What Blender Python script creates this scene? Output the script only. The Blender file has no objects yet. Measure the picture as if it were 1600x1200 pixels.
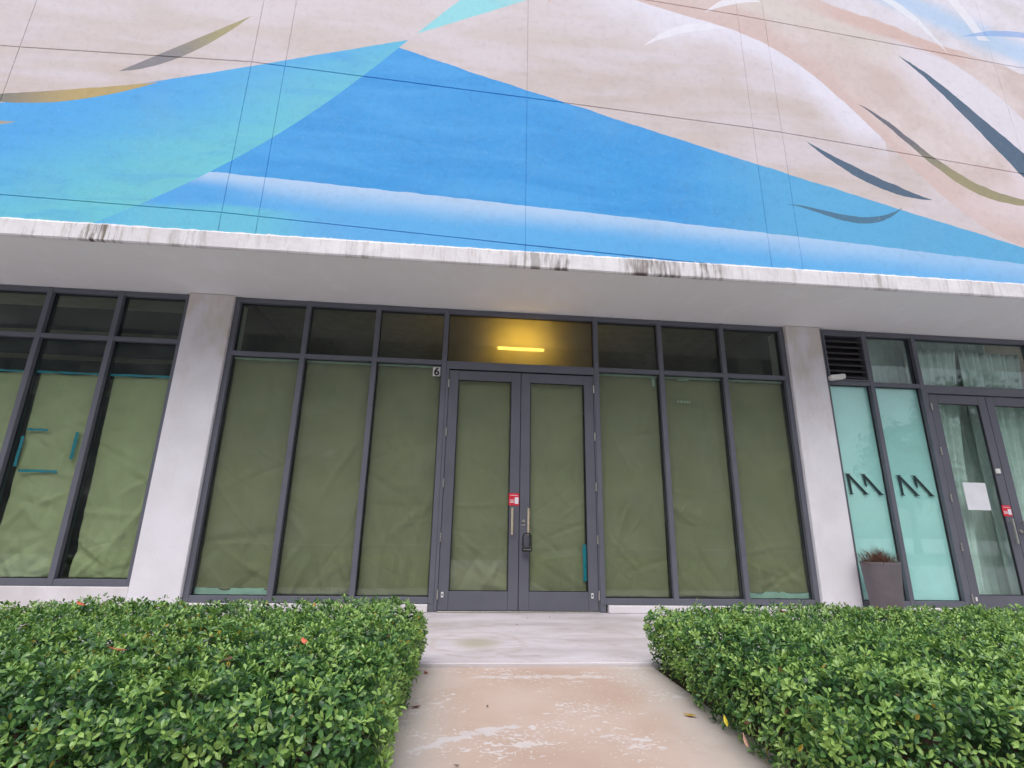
import bpy, bmesh, math, random
import numpy as np
from mathutils import Vector, Matrix

random.seed(7)
rng = np.random.default_rng(11)
scene = bpy.context.scene
col = scene.collection

# ------------------------------------------------------------------ camera
cam_d = bpy.data.cameras.new('camera')
cam_d.sensor_width = 36.0
cam_d.lens = 18.0
cam_d.clip_start = 0.05
cam_d.clip_end = 2000
cam = bpy.data.objects.new('camera', cam_d)
col.objects.link(cam)
R_ = Vector((0.99544856, -0.09366047, 0.01760315))
U_ = Vector((-0.04266385, -0.27280309, 0.96112344))
F_ = Vector((0.08521708, 0.95749997, 0.27555736))
cam.matrix_world = Matrix(((R_.x, U_.x, -F_.x, 0.0), (R_.y, U_.y, -F_.y, -6.7),
                           (R_.z, U_.z, -F_.z, 0.953), (0, 0, 0, 1)))
scene.camera = cam

# ------------------------------------------------------------------ sky, sun, exposure
SUN_EL, SUN_AZ = 60.0, 200.0       # azimuth measured clockwise from +Y
world = bpy.data.worlds.new('World')
scene.world = world
world.use_nodes = True
wn = world.node_tree
wn.nodes.clear()
sky = wn.nodes.new('ShaderNodeTexSky')
sky.sky_type = 'NISHITA'
sky.sun_disc = False
sky.sun_elevation = math.radians(SUN_EL)
sky.sun_rotation = math.radians(SUN_AZ)
sky.air_density = 1.0
sky.dust_density = 3.0
sky.ozone_density = 1.0
hs = wn.nodes.new('ShaderNodeHueSaturation')
hs.inputs['Saturation'].default_value = 0.30
wb = wn.nodes.new('ShaderNodeBackground')
wb.inputs['Strength'].default_value = 0.15
wo = wn.nodes.new('ShaderNodeOutputWorld')
wn.links.new(sky.outputs[0], hs.inputs['Color'])
wn.links.new(hs.outputs[0], wb.inputs['Color'])
wn.links.new(wb.outputs[0], wo.inputs['Surface'])

sun_d = bpy.data.lights.new('sun', 'SUN')
sun_d.energy = 1.05
sun_d.angle = math.radians(50)
sun_d.color = (1.0, 0.985, 0.985)
sun = bpy.data.objects.new('sun', sun_d)
col.objects.link(sun)
az, el = math.radians(SUN_AZ), math.radians(SUN_EL)
to_sun = Vector((math.sin(az) * math.cos(el), math.cos(az) * math.cos(el), math.sin(el)))
sun.rotation_euler = to_sun.to_track_quat('Z', 'Y').to_euler()
sun.location = (-5, -20, 25)

scene.render.engine = 'CYCLES'
scene.view_settings.view_transform = 'Standard'
scene.view_settings.look = 'None'
scene.view_settings.gamma = 1.0
scene.view_settings.exposure = 0.58
scene.cycles.max_bounces = 6
scene.cycles.diffuse_bounces = 4
scene.cycles.glossy_bounces = 3
scene.cycles.transparent_max_bounces = 10


# ------------------------------------------------------------------ colour helpers
def lin(c):
    c = c / 255.0
    return c / 12.92 if c <= 0.04045 else ((c + 0.055) / 1.055) ** 2.4


def rgb(r, g, b, k=1.0):
    return (lin(r) * k, lin(g) * k, lin(b) * k, 1.0)


# ------------------------------------------------------------------ node expression helper
class X:
    """A float socket or constant that can be combined with + - * / into math nodes."""
    nt = None

    def __init__(s, v):
        s.v = v

    @staticmethod
    def op(o, *a, clamp=False):
        n = X.nt.nodes.new('ShaderNodeMath')
        n.operation = o
        n.use_clamp = clamp
        for i, q in enumerate(a):
            q = q.v if isinstance(q, X) else q
            if isinstance(q, (int, float)):
                n.inputs[i].default_value = float(q)
            else:
                X.nt.links.new(q, n.inputs[i])
        return X(n.outputs[0])

    def __add__(s, o): return X.op('ADD', s, o)
    __radd__ = __add__
    def __sub__(s, o): return X.op('SUBTRACT', s, o)
    def __rsub__(s, o): return X.op('SUBTRACT', o, s)
    def __mul__(s, o): return X.op('MULTIPLY', s, o)
    __rmul__ = __mul__
    def __truediv__(s, o): return X.op('DIVIDE', s, o)
    def gt(s, o): return X.op('GREATER_THAN', s, o)
    def lt(s, o): return X.op('LESS_THAN', s, o)
    def abs(s): return X.op('ABSOLUTE', s)
    def min(s, o): return X.op('MINIMUM', s, o)
    def max(s, o): return X.op('MAXIMUM', s, o)


def poly(x, c):
    """Horner evaluation, highest power first."""
    r = None
    for k in c:
        k = float(k)
        r = k if r is None else (r * x + k if isinstance(r, X) else x * r + k)
    return r


def smooth(v, a, b):
    n = X.nt.nodes.new('ShaderNodeMapRange')
    n.interpolation_type = 'SMOOTHSTEP'
    X.nt.links.new(v.v, n.inputs[0])
    n.inputs[1].default_value = a
    n.inputs[2].default_value = b
    return X(n.outputs[0])


def noise(vec, scale, detail=3, rough=0.5, stretch=(1, 1, 1), off=(0, 0, 0), dist=0.0):
    m = X.nt.nodes.new('ShaderNodeMapping')
    m.inputs['Scale'].default_value = stretch
    m.inputs['Location'].default_value = off
    X.nt.links.new(vec, m.inputs['Vector'])
    n = X.nt.nodes.new('ShaderNodeTexNoise')
    n.inputs['Scale'].default_value = scale
    n.inputs['Detail'].default_value = detail
    n.inputs['Roughness'].default_value = rough
    n.inputs['Distortion'].default_value = dist
    X.nt.links.new(m.outputs[0], n.inputs['Vector'])
    return X(n.outputs[0])


def mixc(f, a, b, mode='MIX'):
    n = X.nt.nodes.new('ShaderNodeMix')
    n.data_type = 'RGBA'
    n.blend_type = mode
    for q, i in ((f, 0), (a, 6), (b, 7)):
        q = q.v if isinstance(q, X) else q
        if isinstance(q, (int, float)):
            n.inputs[i].default_value = q
        elif isinstance(q, tuple):
            n.inputs[i].default_value = q
        else:
            X.nt.links.new(q, n.inputs[i])
    return n.outputs[2]


def new_mat(name):
    m = bpy.data.materials.new(name)
    m.use_nodes = True
    X.nt = m.node_tree
    b = m.node_tree.nodes['Principled BSDF']
    return m, b


def obj_coord():
    return X.nt.nodes.new('ShaderNodeTexCoord').outputs['Object']


def world_coord():
    return X.nt.nodes.new('ShaderNodeNewGeometry').outputs['Position']


def sep(vec):
    n = X.nt.nodes.new('ShaderNodeSeparateXYZ')
    X.nt.links.new(vec, n.inputs[0])
    return X(n.outputs[0]), X(n.outputs[1]), X(n.outputs[2])


def bump(b, h, strength=0.2, dist=0.01):
    n = X.nt.nodes.new('ShaderNodeBump')
    n.inputs['Strength'].default_value = strength
    n.inputs['Distance'].default_value = dist
    X.nt.links.new(h.v, n.inputs['Height'])
    X.nt.links.new(n.outputs[0], b.inputs['Normal'])


def link(a, b):
    X.nt.links.new(a.v if isinstance(a, X) else a, b)


def simple(name, c, rough=0.5, metal=0.0, var=0.12, scale=6.0, bmp=0.0, bscale=80.0, spec=0.5):
    """Plain paint or plastic with uneven tone and roughness."""
    m, b = new_mat(name)
    v = world_coord()
    n = noise(v, scale, 4, 0.6)
    dark = tuple(q * (1 - var) for q in c[:3]) + (1,)
    lite = tuple(min(1, q * (1 + var)) for q in c[:3]) + (1,)
    link(mixc(smooth(n, 0.3, 0.7), dark, lite), b.inputs['Base Color'])
    link(smooth(n, 0.0, 1.0) * 0.15 + (rough - 0.07), b.inputs['Roughness'])
    b.inputs['Metallic'].default_value = metal
    b.inputs['Specular IOR Level'].default_value = spec
    if bmp:
        bump(b, noise(v, bscale, 3), bmp, 0.004)
    return m


M = {}


# ------------------------------------------------------------------ the mural
def mural_material():
    m, b = new_mat('mural_paint')
    vec = obj_coord()
    x0, y0, z0 = sep(vec)
    # brush edges wander by a few millimetres
    w1 = noise(vec, 5.0, 2, 0.5)
    x = x0 + (w1 - 0.5) * 0.03
    z = z0 + (w1 - 0.5) * 0.03
    streak = noise(vec, 1.0, 5, 0.6, stretch=(0.55, 1, 2.6), dist=0.6)
    streak2 = noise(vec, 1.0, 4, 0.55, stretch=(1.1, 1, 4.5), off=(7, 0, 3), dist=0.8)
    blot = noise(vec, 1.3, 5, 0.62, off=(3, 1, 9), dist=0.5)
    fine = noise(vec, 26.0, 3, 0.6)
    # 1 beige ground with drawn out strokes
    c = mixc(smooth(streak, 0.30, 0.70), rgb(203, 189, 185), rgb(214, 204, 210))
    c = mixc(smooth(streak2, 0.52, 0.75) * 0.5, c, rgb(196, 182, 175))
    c = mixc(smooth(z0 - x0 * 0.1, 6.6, 8.6) * 0.55, c, rgb(219, 211, 217))
    # 2 big arc and the pink beyond it
    K1 = np.polyfit([1.2, 2.09, 2.99, 3.82, 4.54, 5.06, 5.45, 5.65, 6.11, 6.49, 6.98, 7.3, 8.2],
                    [8.42, 8.36, 8.18, 7.85, 7.41, 7.01, 6.5, 6.12, 5.6, 5.23, 4.88, 4.70, 4.3], 6)
    d1 = poly(x, K1) - z                       # > 0 inside the arc
    right = x.gt(0.9)
    pale_n = smooth(noise(vec, 1.0, 3, 0.5, stretch=(1.2, 1, 1.2), off=(1, 4, 2)), 0.25, 0.75)
    inside_pale = d1.gt(0.0) * (1.0 - smooth(d1 + (pale_n - 0.5) * 0.5, 0.05, 1.0)) * smooth(x, 0.9, 2.6) * x.lt(5.62) * smooth(z, 5.7, 6.5)
    c = mixc(inside_pale * 0.9, c, rgb(229, 226, 240))
    beyond = d1.lt(0.0) * right
    pink = mixc(smooth(blot, 0.32, 0.68), rgb(206, 188, 184), rgb(219, 206, 206))
    pink = mixc(1.0 - smooth(d1.abs() + (blot - 0.5) * 0.6, 0.1, 0.75), pink, rgb(211, 188, 184))
    # pale lobe beside the long slate stroke
    lobe_low = np.polyfit([5.4, 6.15, 6.93, 7.4, 8.6], [8.45, 7.75, 6.98, 6.4, 5.2], 2)
    lobe_up = np.polyfit([5.6, 6.35, 6.92, 7.53, 7.9, 8.6], [8.2, 8.08, 7.82, 7.35, 6.81, 5.6], 3)
    lobe = smooth(z - poly(x, lobe_low) + (blot - 0.5) * 0.8, -0.75, 0.15) * (poly(x, lobe_up) - z).gt(0.0) * smooth(x, 5.5, 6.6)
    pink = mixc(lobe * 0.85, pink, rgb(224, 219, 231))
    pink = mixc(smooth(x * 0.6 - z + (blot - 0.5), -1.9, -0.8) * smooth(z, 4.8, 5.5) * (1.0 - smooth(z, 5.9, 6.3)) * 0.6, pink, rgb(228, 214, 222))
    # top right: grey beige, salmon stripe, white and pale blue wash
    t1 = z - (8.72 - (x - 4.7) * 0.33)         # along the salmon stripe
    pink = mixc(smooth(t1, -0.75, -0.35) * (1.0 - smooth(t1, -0.25, -0.1)) * (1.0 - smooth(x, 5.8, 6.4)) * 0.7, pink, rgb(212, 204, 197))
    pink = mixc(smooth(t1 + (blot - 0.5) * 0.15, -0.22, -0.05) * smooth(x, 4.5, 5.4) * (1.0 - smooth(x, 6.9, 7.6)) * 0.85, pink, rgb(210, 182, 175))
    up = smooth(t1 + (streak - 0.5) * 0.25, 0.12, 0.17) * smooth(x, 4.2, 4.8)
    wash = mixc(smooth(blot, 0.35, 0.65), rgb(226, 221, 232), rgb(214, 208, 214))
    bl = z - (9.05 - (x - 6.2) * 0.47)
    wash = mixc((1.0 - smooth((bl + (blot - 0.5) * 0.3).abs(), 0.05, 0.42)) * 0.8, wash, rgb(176, 205, 236))
    pink = mixc(up, pink, wash)
    c = mixc(beyond, c, pink)
    # pale gulls
    def stroke(xs, zs, deg, xa, xb, hw, skew=0.0, open_end=False):
        cf = np.polyfit(xs, zs, deg)
        t = (x - xa) / (xb - xa)
        if open_end:
            w = t * hw * 2.0
        else:
            w = t * (1.0 - t) * (4.0 * hw) * (1.0 + (t - 0.5) * skew)
        return ((z - poly(x, cf)).abs() - w).lt(0.0) * t.gt(0.0) * t.lt(1.0)
    c = mixc(stroke([2.24, 2.72, 3.36], [7.51, 7.84, 8.0], 2, 2.24, 3.5, 0.075) * 0.85, c, rgb(233, 231, 240))
    c = mixc(stroke([3.2, 3.45, 3.9], [8.26, 8.45, 8.6], 2, 3.2, 4.1, 0.07) * 0.85, c, rgb(233, 231, 240))
    c = mixc(stroke([6.1, 6.5, 6.95], [8.95, 8.65, 8.0], 2, 5.9, 6.98, 0.09) * 0.85, c, rgb(230, 232, 240))
    c = mixc(((x - 7.35 - (9.0 - z) * 0.42).abs()).lt(0.09) * z.gt(8.3) * 0.8, c, rgb(234, 232, 240))
    c = mixc(stroke([7.25, 7.6, 8.4], [8.32, 8.42, 8.5], 2, 7.3, 8.9, 0.06) * 0.7, c, rgb(130, 172, 228))
    # 3 blue fields
    L1c = np.polyfit([8.0, 7.73, 7.32, 7.03, 6.5, 5.53, 4.93, 4.48, 4.19],
                     [-0.33, -0.58, -0.89, -1.08, -1.57, -2.46, -3.13, -3.69, -4.21], 3)
    dl = x - poly(z, L1c)                       # > 0 right of the slanting edge
    topc = np.polyfit([-9, -5.6, -4.93, -4.25, -2.85, -1.93, -0.97], [5.1, 5.70, 5.83, 6.03, 6.58, 6.88, 7.2], 3)
    left_f = (poly(x, topc) - z).gt(0.0) * dl.lt(0.0)
    fade = smooth(dl + (streak - 0.5) * 1.4 + (6.0 - z) * 0.55, -2.4, 0.6)
    lb = mixc(fade, rgb(86, 170, 233), rgb(112, 198, 214))
    lb = mixc(smooth(streak2, 0.45, 0.75) * 0.35, lb, rgb(70, 152, 222))
    c = mixc(left_f, c, lb)
    # small turquoise wedge above the crossing
    wedge = dl.gt(0.0) * (z - (7.32 + (x + 0.89) * 0.545)).gt(0.0) * x.lt(1.9)
    c = mixc(wedge * (1.0 - smooth(x, 0.0, 1.7)), c, rgb(150, 216, 226))
    R1c = np.polyfit([-1.08, -0.45, 1.26, 2.97, 4.69, 7.3, 9], [7.03, 6.86, 6.41, 5.87, 5.37, 4.72, 4.25], 2)
    deep_f = (poly(x, R1c) - z).gt(0.0) * dl.gt(0.0)
    deep = mixc(smooth(streak, 0.35, 0.7), rgb(66, 155, 224), rgb(80, 166, 230))
    deep = mixc(smooth(streak2, 0.5, 0.8) * 0.25, deep, rgb(58, 142, 212))
    deep = mixc(smooth(x + (blot - 0.5) * 2.0, 2.2, 4.6) * 0.75, deep, rgb(104, 178, 218))
    c = mixc(deep_f, c, deep)
    # lower band: white at its upper edge, blue below
    bc = np.polyfit([-3.18, -1.86, 0.44, 2.04, 3.71, 5.44, 7.22, 9], [4.955, 4.885, 4.775, 4.72, 4.66, 4.565, 4.45, 4.33], 2)
    db = poly(x, bc) - z
    band_f = deep_f * db.gt(0.0)
    bn = db + (streak - 0.5) * 0.18
    band = mixc(smooth(bn, -0.05, 0.40), rgb(182, 209, 240), rgb(98, 176, 234))
    band = mixc(smooth(x, 3.0, 6.5) * 0.45, band, rgb(128, 190, 240))
    band = mixc((1.0 - smooth(x, -3.2, -2.0)) * smooth(db, 0.05, 0.25), band, rgb(86, 168, 232))
    c = mixc(band_f, c, band)
    low = (4.43 - z + (streak - 0.5) * 0.2).gt(0.0) * x.lt(-1.6)
    c = mixc(smooth(4.5 - z + (streak - 0.5) * 0.5, 0.0, 0.15) * (1.0 - smooth(x, -2.6, -1.6)) * smooth(x, -4.8, -3.6) * 0.7, c, rgb(112, 202, 216))
    # 4 feather strokes
    slate = rgb(88, 108, 130)
    olive = rgb(158, 150, 120)
    grad_ol = mixc(smooth(x * 0.77 + z * 0.6, 0.85, 1.75), rgb(138, 134, 140), rgb(168, 158, 122))
    c = mixc(stroke([-4.39, -3.72, -3.04], [6.28, 6.70, 7.32], 2, -4.42, -3.02, 0.105), c, grad_ol)
    c = mixc(stroke([-6.02, -5.07, -3.95], [5.71, 5.815, 6.15], 2, -6.1, -3.93, 0.085), c,
             mixc(smooth(x, -5.8, -4.7), rgb(128, 128, 126), rgb(186, 164, 116)))
    c = mixc(stroke([-6.2, -5.8, -5.38], [5.33, 5.36, 5.41], 2, -6.3, -5.36, 0.05) * 0.8, c, rgb(182, 162, 122))
    c = mixc(stroke([6.15, 6.53, 6.93, 7.31, 7.66, 8.3], [7.82, 7.43, 7.0, 6.5, 6.03, 5.35], 3, 6.13, 8.7, 0.235, open_end=True), c, slate)
    eg = mixc(smooth(6.4 - z, 0.0, 0.7), rgb(112, 112, 124), olive)
    c = mixc(stroke([5.33, 5.62, 5.92, 6.07, 6.3, 6.62, 6.93, 7.5, 8.0], [6.83, 6.63, 6.36, 6.17, 5.94, 5.71, 5.56, 5.40, 5.33], 4, 5.31, 7.9, 0.095), c, eg)
    c = mixc(stroke([4.46, 5.27, 6.11], [6.11, 5.60, 5.34], 2, 4.44, 6.13, 0.085), c, slate)
    c = mixc(stroke([4.07, 4.85, 5.2, 5.64], [5.1, 4.95, 4.955, 5.17], 3, 4.03, 5.66, 0.048, skew=0.8), c, rgb(82, 122, 150))
    # worn, slightly dirty film of paint; ragged bare edge above the drip strip
    c = mixc(smooth(noise(vec, 0.7, 6, 0.7, off=(5, 5, 5)), 0.45, 0.8) * 0.10, c, rgb(150, 140, 132))
    c = mixc(smooth(fine, 0.55, 0.8) * 0.09, c, rgb(234, 232, 234))
    c = mixc(smooth(noise(vec, 11.0, 5, 0.75, off=(8, 2, 4)), 0.45, 0.75) * 0.6, c, (0.84, 0.84, 0.86, 1), 'MULTIPLY')
    rag = noise(vec, 7.0, 4, 0.7, stretch=(1, 1, 0.3))
    c = mixc((4.162 + (rag - 0.5) * 0.05 - z0).gt(0.0), c, rgb(232, 230, 234))
    link(c, b.inputs['Base Color'])
    b.inputs['Roughness'].default_value = 0.75
    b.inputs['Specular IOR Level'].default_value = 0.25
    bump(b, noise(vec, 55.0, 4, 0.65) * 0.6 + noise(vec, 9.0, 3) * 0.6, 0.35, 0.008)
    return m


M['mural'] = mural_material()


def drip_material():
    m, b = new_mat('drip_edge_paint')
    vec = obj_coord()
    x, y, z = sep(vec)
    run = noise(vec, 1.0, 4, 0.65, stretch=(22, 1, 2.5))
    run2 = noise(vec, 1.0, 3, 0.6, stretch=(8, 1, 2.0), off=(3, 0, 0))
    blot = noise(vec, 2.3, 4, 0.6)
    c = mixc(smooth(blot, 0.3, 0.7), rgb(216, 210, 214), rgb(232, 229, 232))
    c = mixc(smooth(run, 0.5, 0.72) * 0.5, c, rgb(172, 160, 156))
    where = None
    for cx, hw, k in ((-4.17, 0.30, 1.0), (-3.2, 0.25, 0.25), (-1.35, 0.2, 0.35), (0.74, 0.36, 0.6), (1.05, 0.10, 0.9),
                      (2.15, 0.45, 0.85), (2.85, 0.25, 0.85), (5.1, 0.3, 0.3), (6.4, 0.3, 0.2)):
        g = (1.0 - smooth((x - cx).abs() + (blot - 0.5) * 0.3, hw * 0.4, hw * 1.1)) * k
        where = g if where is None else where.max(g)
    st = smooth(run2 * 0.5 + run * 0.45 + blot * 0.25, 0.52, 0.68) * where
    c = mixc(st * 0.85, c, rgb(84, 66, 52))
    c = mixc(where * smooth(run2, 0.45, 0.6) * (1.0 - smooth(z, 3.945, 3.985)) * 0.9, c, rgb(58, 46, 40))
    c = mixc(where * smooth(run, 0.58, 0.7) * 0.5, c, rgb(124, 116, 84))
    link(c, b.inputs['Base Color'])
    b.inputs['Roughness'].default_value = 0.7
    bump(b, noise(vec, 18, 4, 0.6), 0.4, 0.01)
    return m


M['drip'] = drip_material()


def stucco_material(name, base, low, stain=None, soff=False):
    m, b = new_mat(name)
    vec = world_coord()
    x, y, z = sep(vec)
    n = noise(vec, 1.6, 5, 0.6)
    c = mixc(smooth(n, 0.3, 0.72), low, base)
    if stain:
        s = noise(vec, 2.4, 5, 0.65, stretch=(1.4, 1, 0.7), off=(2, 2, 1))
        # rain-washed grime that clings under the slab
        c = mixc(smooth(s + (z - 3.0) * 0.16, 0.40, 0.72) * 0.75, c, stain)
        s2 = noise(vec, 1.0, 4, 0.6, stretch=(9, 9, 0.8))
        c = mixc(smooth(s2, 0.62, 0.8) * 0.25, c, stain)
    sp = noise(vec, 60, 2)
    c = mixc(smooth(sp, 0.68, 0.78) * 0.35, c, rgb(150, 142, 140))
    link(c, b.inputs['Base Color'])
    b.inputs['Roughness'].default_value = 0.85
    b.inputs['Specular IOR Level'].default_value = 0.2
    bump(b, noise(vec, 70, 4, 0.7) + noise(vec, 8, 3) * 0.7, 0.35, 0.006)
    return m


M['column'] = stucco_material('column_stucco', rgb(230, 227, 234), rgb(220, 216, 222), rgb(204, 195, 184))
M['soffit'] = stucco_material('soffit_paint', rgb(238, 238, 242), rgb(233, 233, 237), rgb(232, 229, 230))
M['sill'] = stucco_material('sill_paint', rgb(226, 222, 226), rgb(206, 200, 202), rgb(176, 166, 156))
M['frame'] = simple('frame_paint', rgb(96, 98, 109), 0.42, var=0.06, scale=3.0, bmp=0.05, bscale=200)
M['door'] = simple('door_paint', rgb(92, 93, 104), 0.42, var=0.06, scale=2.5, bmp=0.05, bscale=200)
M['gasket'] = simple('rubber_gasket', rgb(26, 27, 30), 0.7)
M['steel'] = simple('brushed_steel', rgb(190, 186, 180), 0.35, metal=0.85, scale=30)
M['brass'] = simple('champagne_metal', rgb(206, 192, 166), 0.38, metal=0.55, scale=30)
M['black'] = simple('black_plastic', rgb(24, 25, 30), 0.45)
M['white'] = simple('white_plastic', rgb(226, 224, 222), 0.45, var=0.05)
M['red'] = simple('red_vinyl', rgb(206, 34, 58), 0.5, var=0.06)
M['digit'] = simple('black_vinyl', rgb(20, 20, 22), 0.5)
M['letter'] = simple('dark_teal_vinyl', rgb(22, 42, 46), 0.5)
M['placard'] = simple('white_card', rgb(222, 222, 228), 0.6, var=0.04)
M['tape_blue'] = simple('blue_tape', rgb(30, 150, 182), 0.6)
M['tape_pale'] = simple('pale_tape', rgb(208, 212, 204), 0.6)
M['tape_teal'] = simple('teal_film', rgb(190, 214, 208), 0.6)
M['louver'] = simple('louver_metal', rgb(62, 58, 62), 0.5, bmp=0.1)
M['dark'] = simple('duct_black', rgb(12, 12, 14), 0.9)
M['int_wall'] = simple('interior_wall', rgb(96, 92, 88), 0.9, bmp=0.1)
M['int_ceiling'] = simple('interior_ceiling', rgb(190, 178, 158), 0.9, bmp=0.1)
M['asphalt'] = simple('asphalt', rgb(84, 84, 86), 0.85, var=0.15, scale=2, bmp=0.3)
M['opp_wall'] = simple('far_render', rgb(172, 170, 166), 0.9, var=0.1, scale=0.6)
M['opp_glass'] = simple('far_glass', rgb(140, 142, 142), 0.5)
M['int_dark'] = simple('interior_dark', rgb(52, 54, 58), 0.9)
M['int_floor'] = simple('interior_floor', rgb(120, 116, 110), 0.8)
M['pot'] = simple('grey_brown_planter', rgb(106, 99, 103), 0.6, var=0.08, bmp=0.15, bscale=60)
M['soil'] = simple('planting_soil', rgb(74, 54, 42), 0.95, var=0.4, scale=30, bmp=0.8, bscale=50)
M['twig'] = simple('hedge_twig', rgb(84, 64, 52), 0.8, var=0.3, scale=20)


def glass_material(name, tint, refl=1.0):
    m, b = new_mat(name)
    nt = m.node_tree
    nt.nodes.remove(b)
    lw = nt.nodes.new('ShaderNodeLayerWeight')
    lw.inputs['Blend'].default_value = 0.5
    f5 = X.op('POWER', X(lw.outputs['Facing']), 5.0)
    f = (f5 * 0.95 + 0.045) * refl
    tr = nt.nodes.new('ShaderNodeBsdfTransparent')
    tr.inputs['Color'].default_value = tint
    gl = nt.nodes.new('ShaderNodeBsdfGlossy')
    gl.inputs['Roughness'].default_value = 0.015
    gl.inputs['Color'].default_value = (0.92, 0.97, 0.97, 1)
    v = world_coord()
    bn = nt.nodes.new('ShaderNodeBump')
    bn.inputs['Strength'].default_value = 0.06
    bn.inputs['Distance'].default_value = 0.02
    link(noise(v, 1.1, 2, 0.4), bn.inputs['Height'])
    link(bn.outputs[0], gl.inputs['Normal'])
    # a breath of dust on the pane
    df = nt.nodes.new('ShaderNodeBsdfDiffuse')
    df.inputs['Color'].default_value = (0.6, 0.6, 0.58, 1)
    mx = nt.nodes.new('ShaderNodeMixShader')
    link(f, mx.inputs[0])
    link(tr.outputs[0], mx.inputs[1])
    link(gl.outputs[0], mx.inputs[2])
    mx2 = nt.nodes.new('ShaderNodeMixShader')
    link(smooth(noise(v, 2.5, 5, 0.65), 0.4, 0.8) * 0.035, mx2.inputs[0])
    link(mx.outputs[0], mx2.inputs[1])
    link(df.outputs[0], mx2.inputs[2])
    link(mx2.outputs[0], nt.nodes['Material Output'].inputs['Surface'])
    return m


M['glass'] = glass_material('tinted_glass', (0.80, 0.875, 0.83, 1), 0.9)
M['glass_clear'] = glass_material('green_edge_glass', (0.90, 0.96, 0.95, 1), 1.1)


def paper_material(name, a, bcol):
    m, b = new_mat(name)
    nt = m.node_tree
    vec = obj_coord()
    n = noise(vec, 1.4, 4, 0.6)
    c = mixc(smooth(n, 0.3, 0.7), a, bcol)
    oi = nt.nodes.new('ShaderNodeObjectInfo')
    c = mixc(X(oi.outputs['Random']) * 0.22, c, tuple(q * 0.7 for q in a[:3]) + (1,))
    fib = noise(vec, 1.0, 2, 0.5, stretch=(120, 1, 6))
    c = mixc(smooth(fib, 0.4, 0.8) * 0.15, c, tuple(q * 0.75 for q in a[:3]) + (1,))
    link(c, b.inputs['Base Color'])
    b.inputs['Roughness'].default_value = 0.7
    b.inputs['Specular IOR Level'].default_value = 0.3
    h = noise(vec, 3.5, 3, 0.5, stretch=(1.2, 1, 0.6), dist=1.5)
    bump(b, h, 0.3, 0.02)
    return m


M['paper'] = paper_material('kraft_paper', rgb(180, 163, 137), rgb(168, 153, 130))
M['paper_l'] = paper_material('kraft_paper_light', rgb(214, 202, 166), rgb(200, 188, 154))
M['film'] = simple('frosted_mint_film', rgb(198, 238, 235), 0.6, var=0.03, scale=1.2)
M['curtain'] = simple('sheer_curtain', rgb(224, 234, 226), 0.8, var=0.08)


def lamp_material():
    m, b = new_mat('lamp_diffuser')
    b.inputs['Emission Color'].default_value = (1.0, 0.60, 0.12, 1)
    b.inputs['Emission Strength'].default_value = 54.0
    b.inputs['Base Color'].default_value = (0.9, 0.8, 0.6, 1)
    return m


M['lamp'] = lamp_material()


def frost_material():
    """Dusty amber film: mostly diffusing, a little clear."""
    m, b = new_mat('amber_frost_film')
    nt = m.node_tree
    tl = nt.nodes.new('ShaderNodeBsdfTranslucent')
    tl.inputs['Color'].default_value = (0.85, 0.74, 0.5, 1)
    tr = nt.nodes.new('ShaderNodeBsdfTransparent')
    b.inputs['Base Color'].default_value = (0.045, 0.04, 0.03, 1)
    b.inputs['Roughness'].default_value = 0.9
    m1 = nt.nodes.new('ShaderNodeMixShader')
    link(smooth(noise(world_coord(), 3.0, 4, 0.6), 0.2, 0.8) * 0.1 + 0.45, m1.inputs[0])
    link(b.outputs[0], m1.inputs[1])
    link(tl.outputs[0], m1.inputs[2])
    m2 = nt.nodes.new('ShaderNodeMixShader')
    m2.inputs[0].default_value = 0.17
    link(m1.outputs[0], m2.inputs[1])
    link(tr.outputs[0], m2.inputs[2])
    link(m2.outputs[0], nt.nodes['Material Output'].inputs['Surface'])
    return m


M['frost'] = frost_material()


def landing_material():
    m, b = new_mat('landing_concrete')
    vec = world_coord()
    x, y, z = sep(vec)
    n1 = noise(vec, 1.1, 6, 0.65, stretch=(0.6, 1.6, 1), dist=0.8)
    n2 = noise(vec, 3.4, 6, 0.7, stretch=(0.6, 1.5, 1), off=(2, 5, 0), dist=1.2)
    c = mixc(smooth(n1, 0.3, 0.7), rgb(176, 167, 169), rgb(202, 195, 201))
    c = mixc(smooth(n2, 0.5, 0.7) * 0.55, c, rgb(160, 146, 142))
    ring = X.op('SQRT', (x - 0.17) * (x - 0.17) * 1.6 + (y + 1.75) * (y + 1.75) * 1.1)
    c = mixc((1.0 - smooth(ring + (n2 - 0.5) * 0.35, 0.08, 0.36)) * 0.65, c, rgb(158, 150, 124))
    c = mixc((1.0 - smooth((ring - 0.5 + (n2 - 0.5) * 0.5).abs(), 0.0, 0.06)) * 0.35, c, rgb(168, 148, 136))
    c = mixc(smooth(noise(vec, 2.2, 5, 0.7, off=(9, 3, 0)), 0.52, 0.72) * 0.4 * smooth(y, -1.5, -0.4), c, rgb(150, 148, 134))
    c = mixc((1.0 - smooth(y, -2.46, -2.435)) * 0.6, c, rgb(214, 208, 211))
    sp = noise(vec, 42, 2)
    c = mixc(smooth(sp, 0.7, 0.76) * 0.5, c, rgb(120, 110, 104))
    link(c, b.inputs['Base Color'])
    link(smooth(n1, 0.2, 0.8) * 0.25 + 0.5, b.inputs['Roughness'])
    bump(b, noise(vec, 30, 4, 0.7) + n2, 0.2, 0.006)
    return m


M['landing'] = landing_material()


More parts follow.
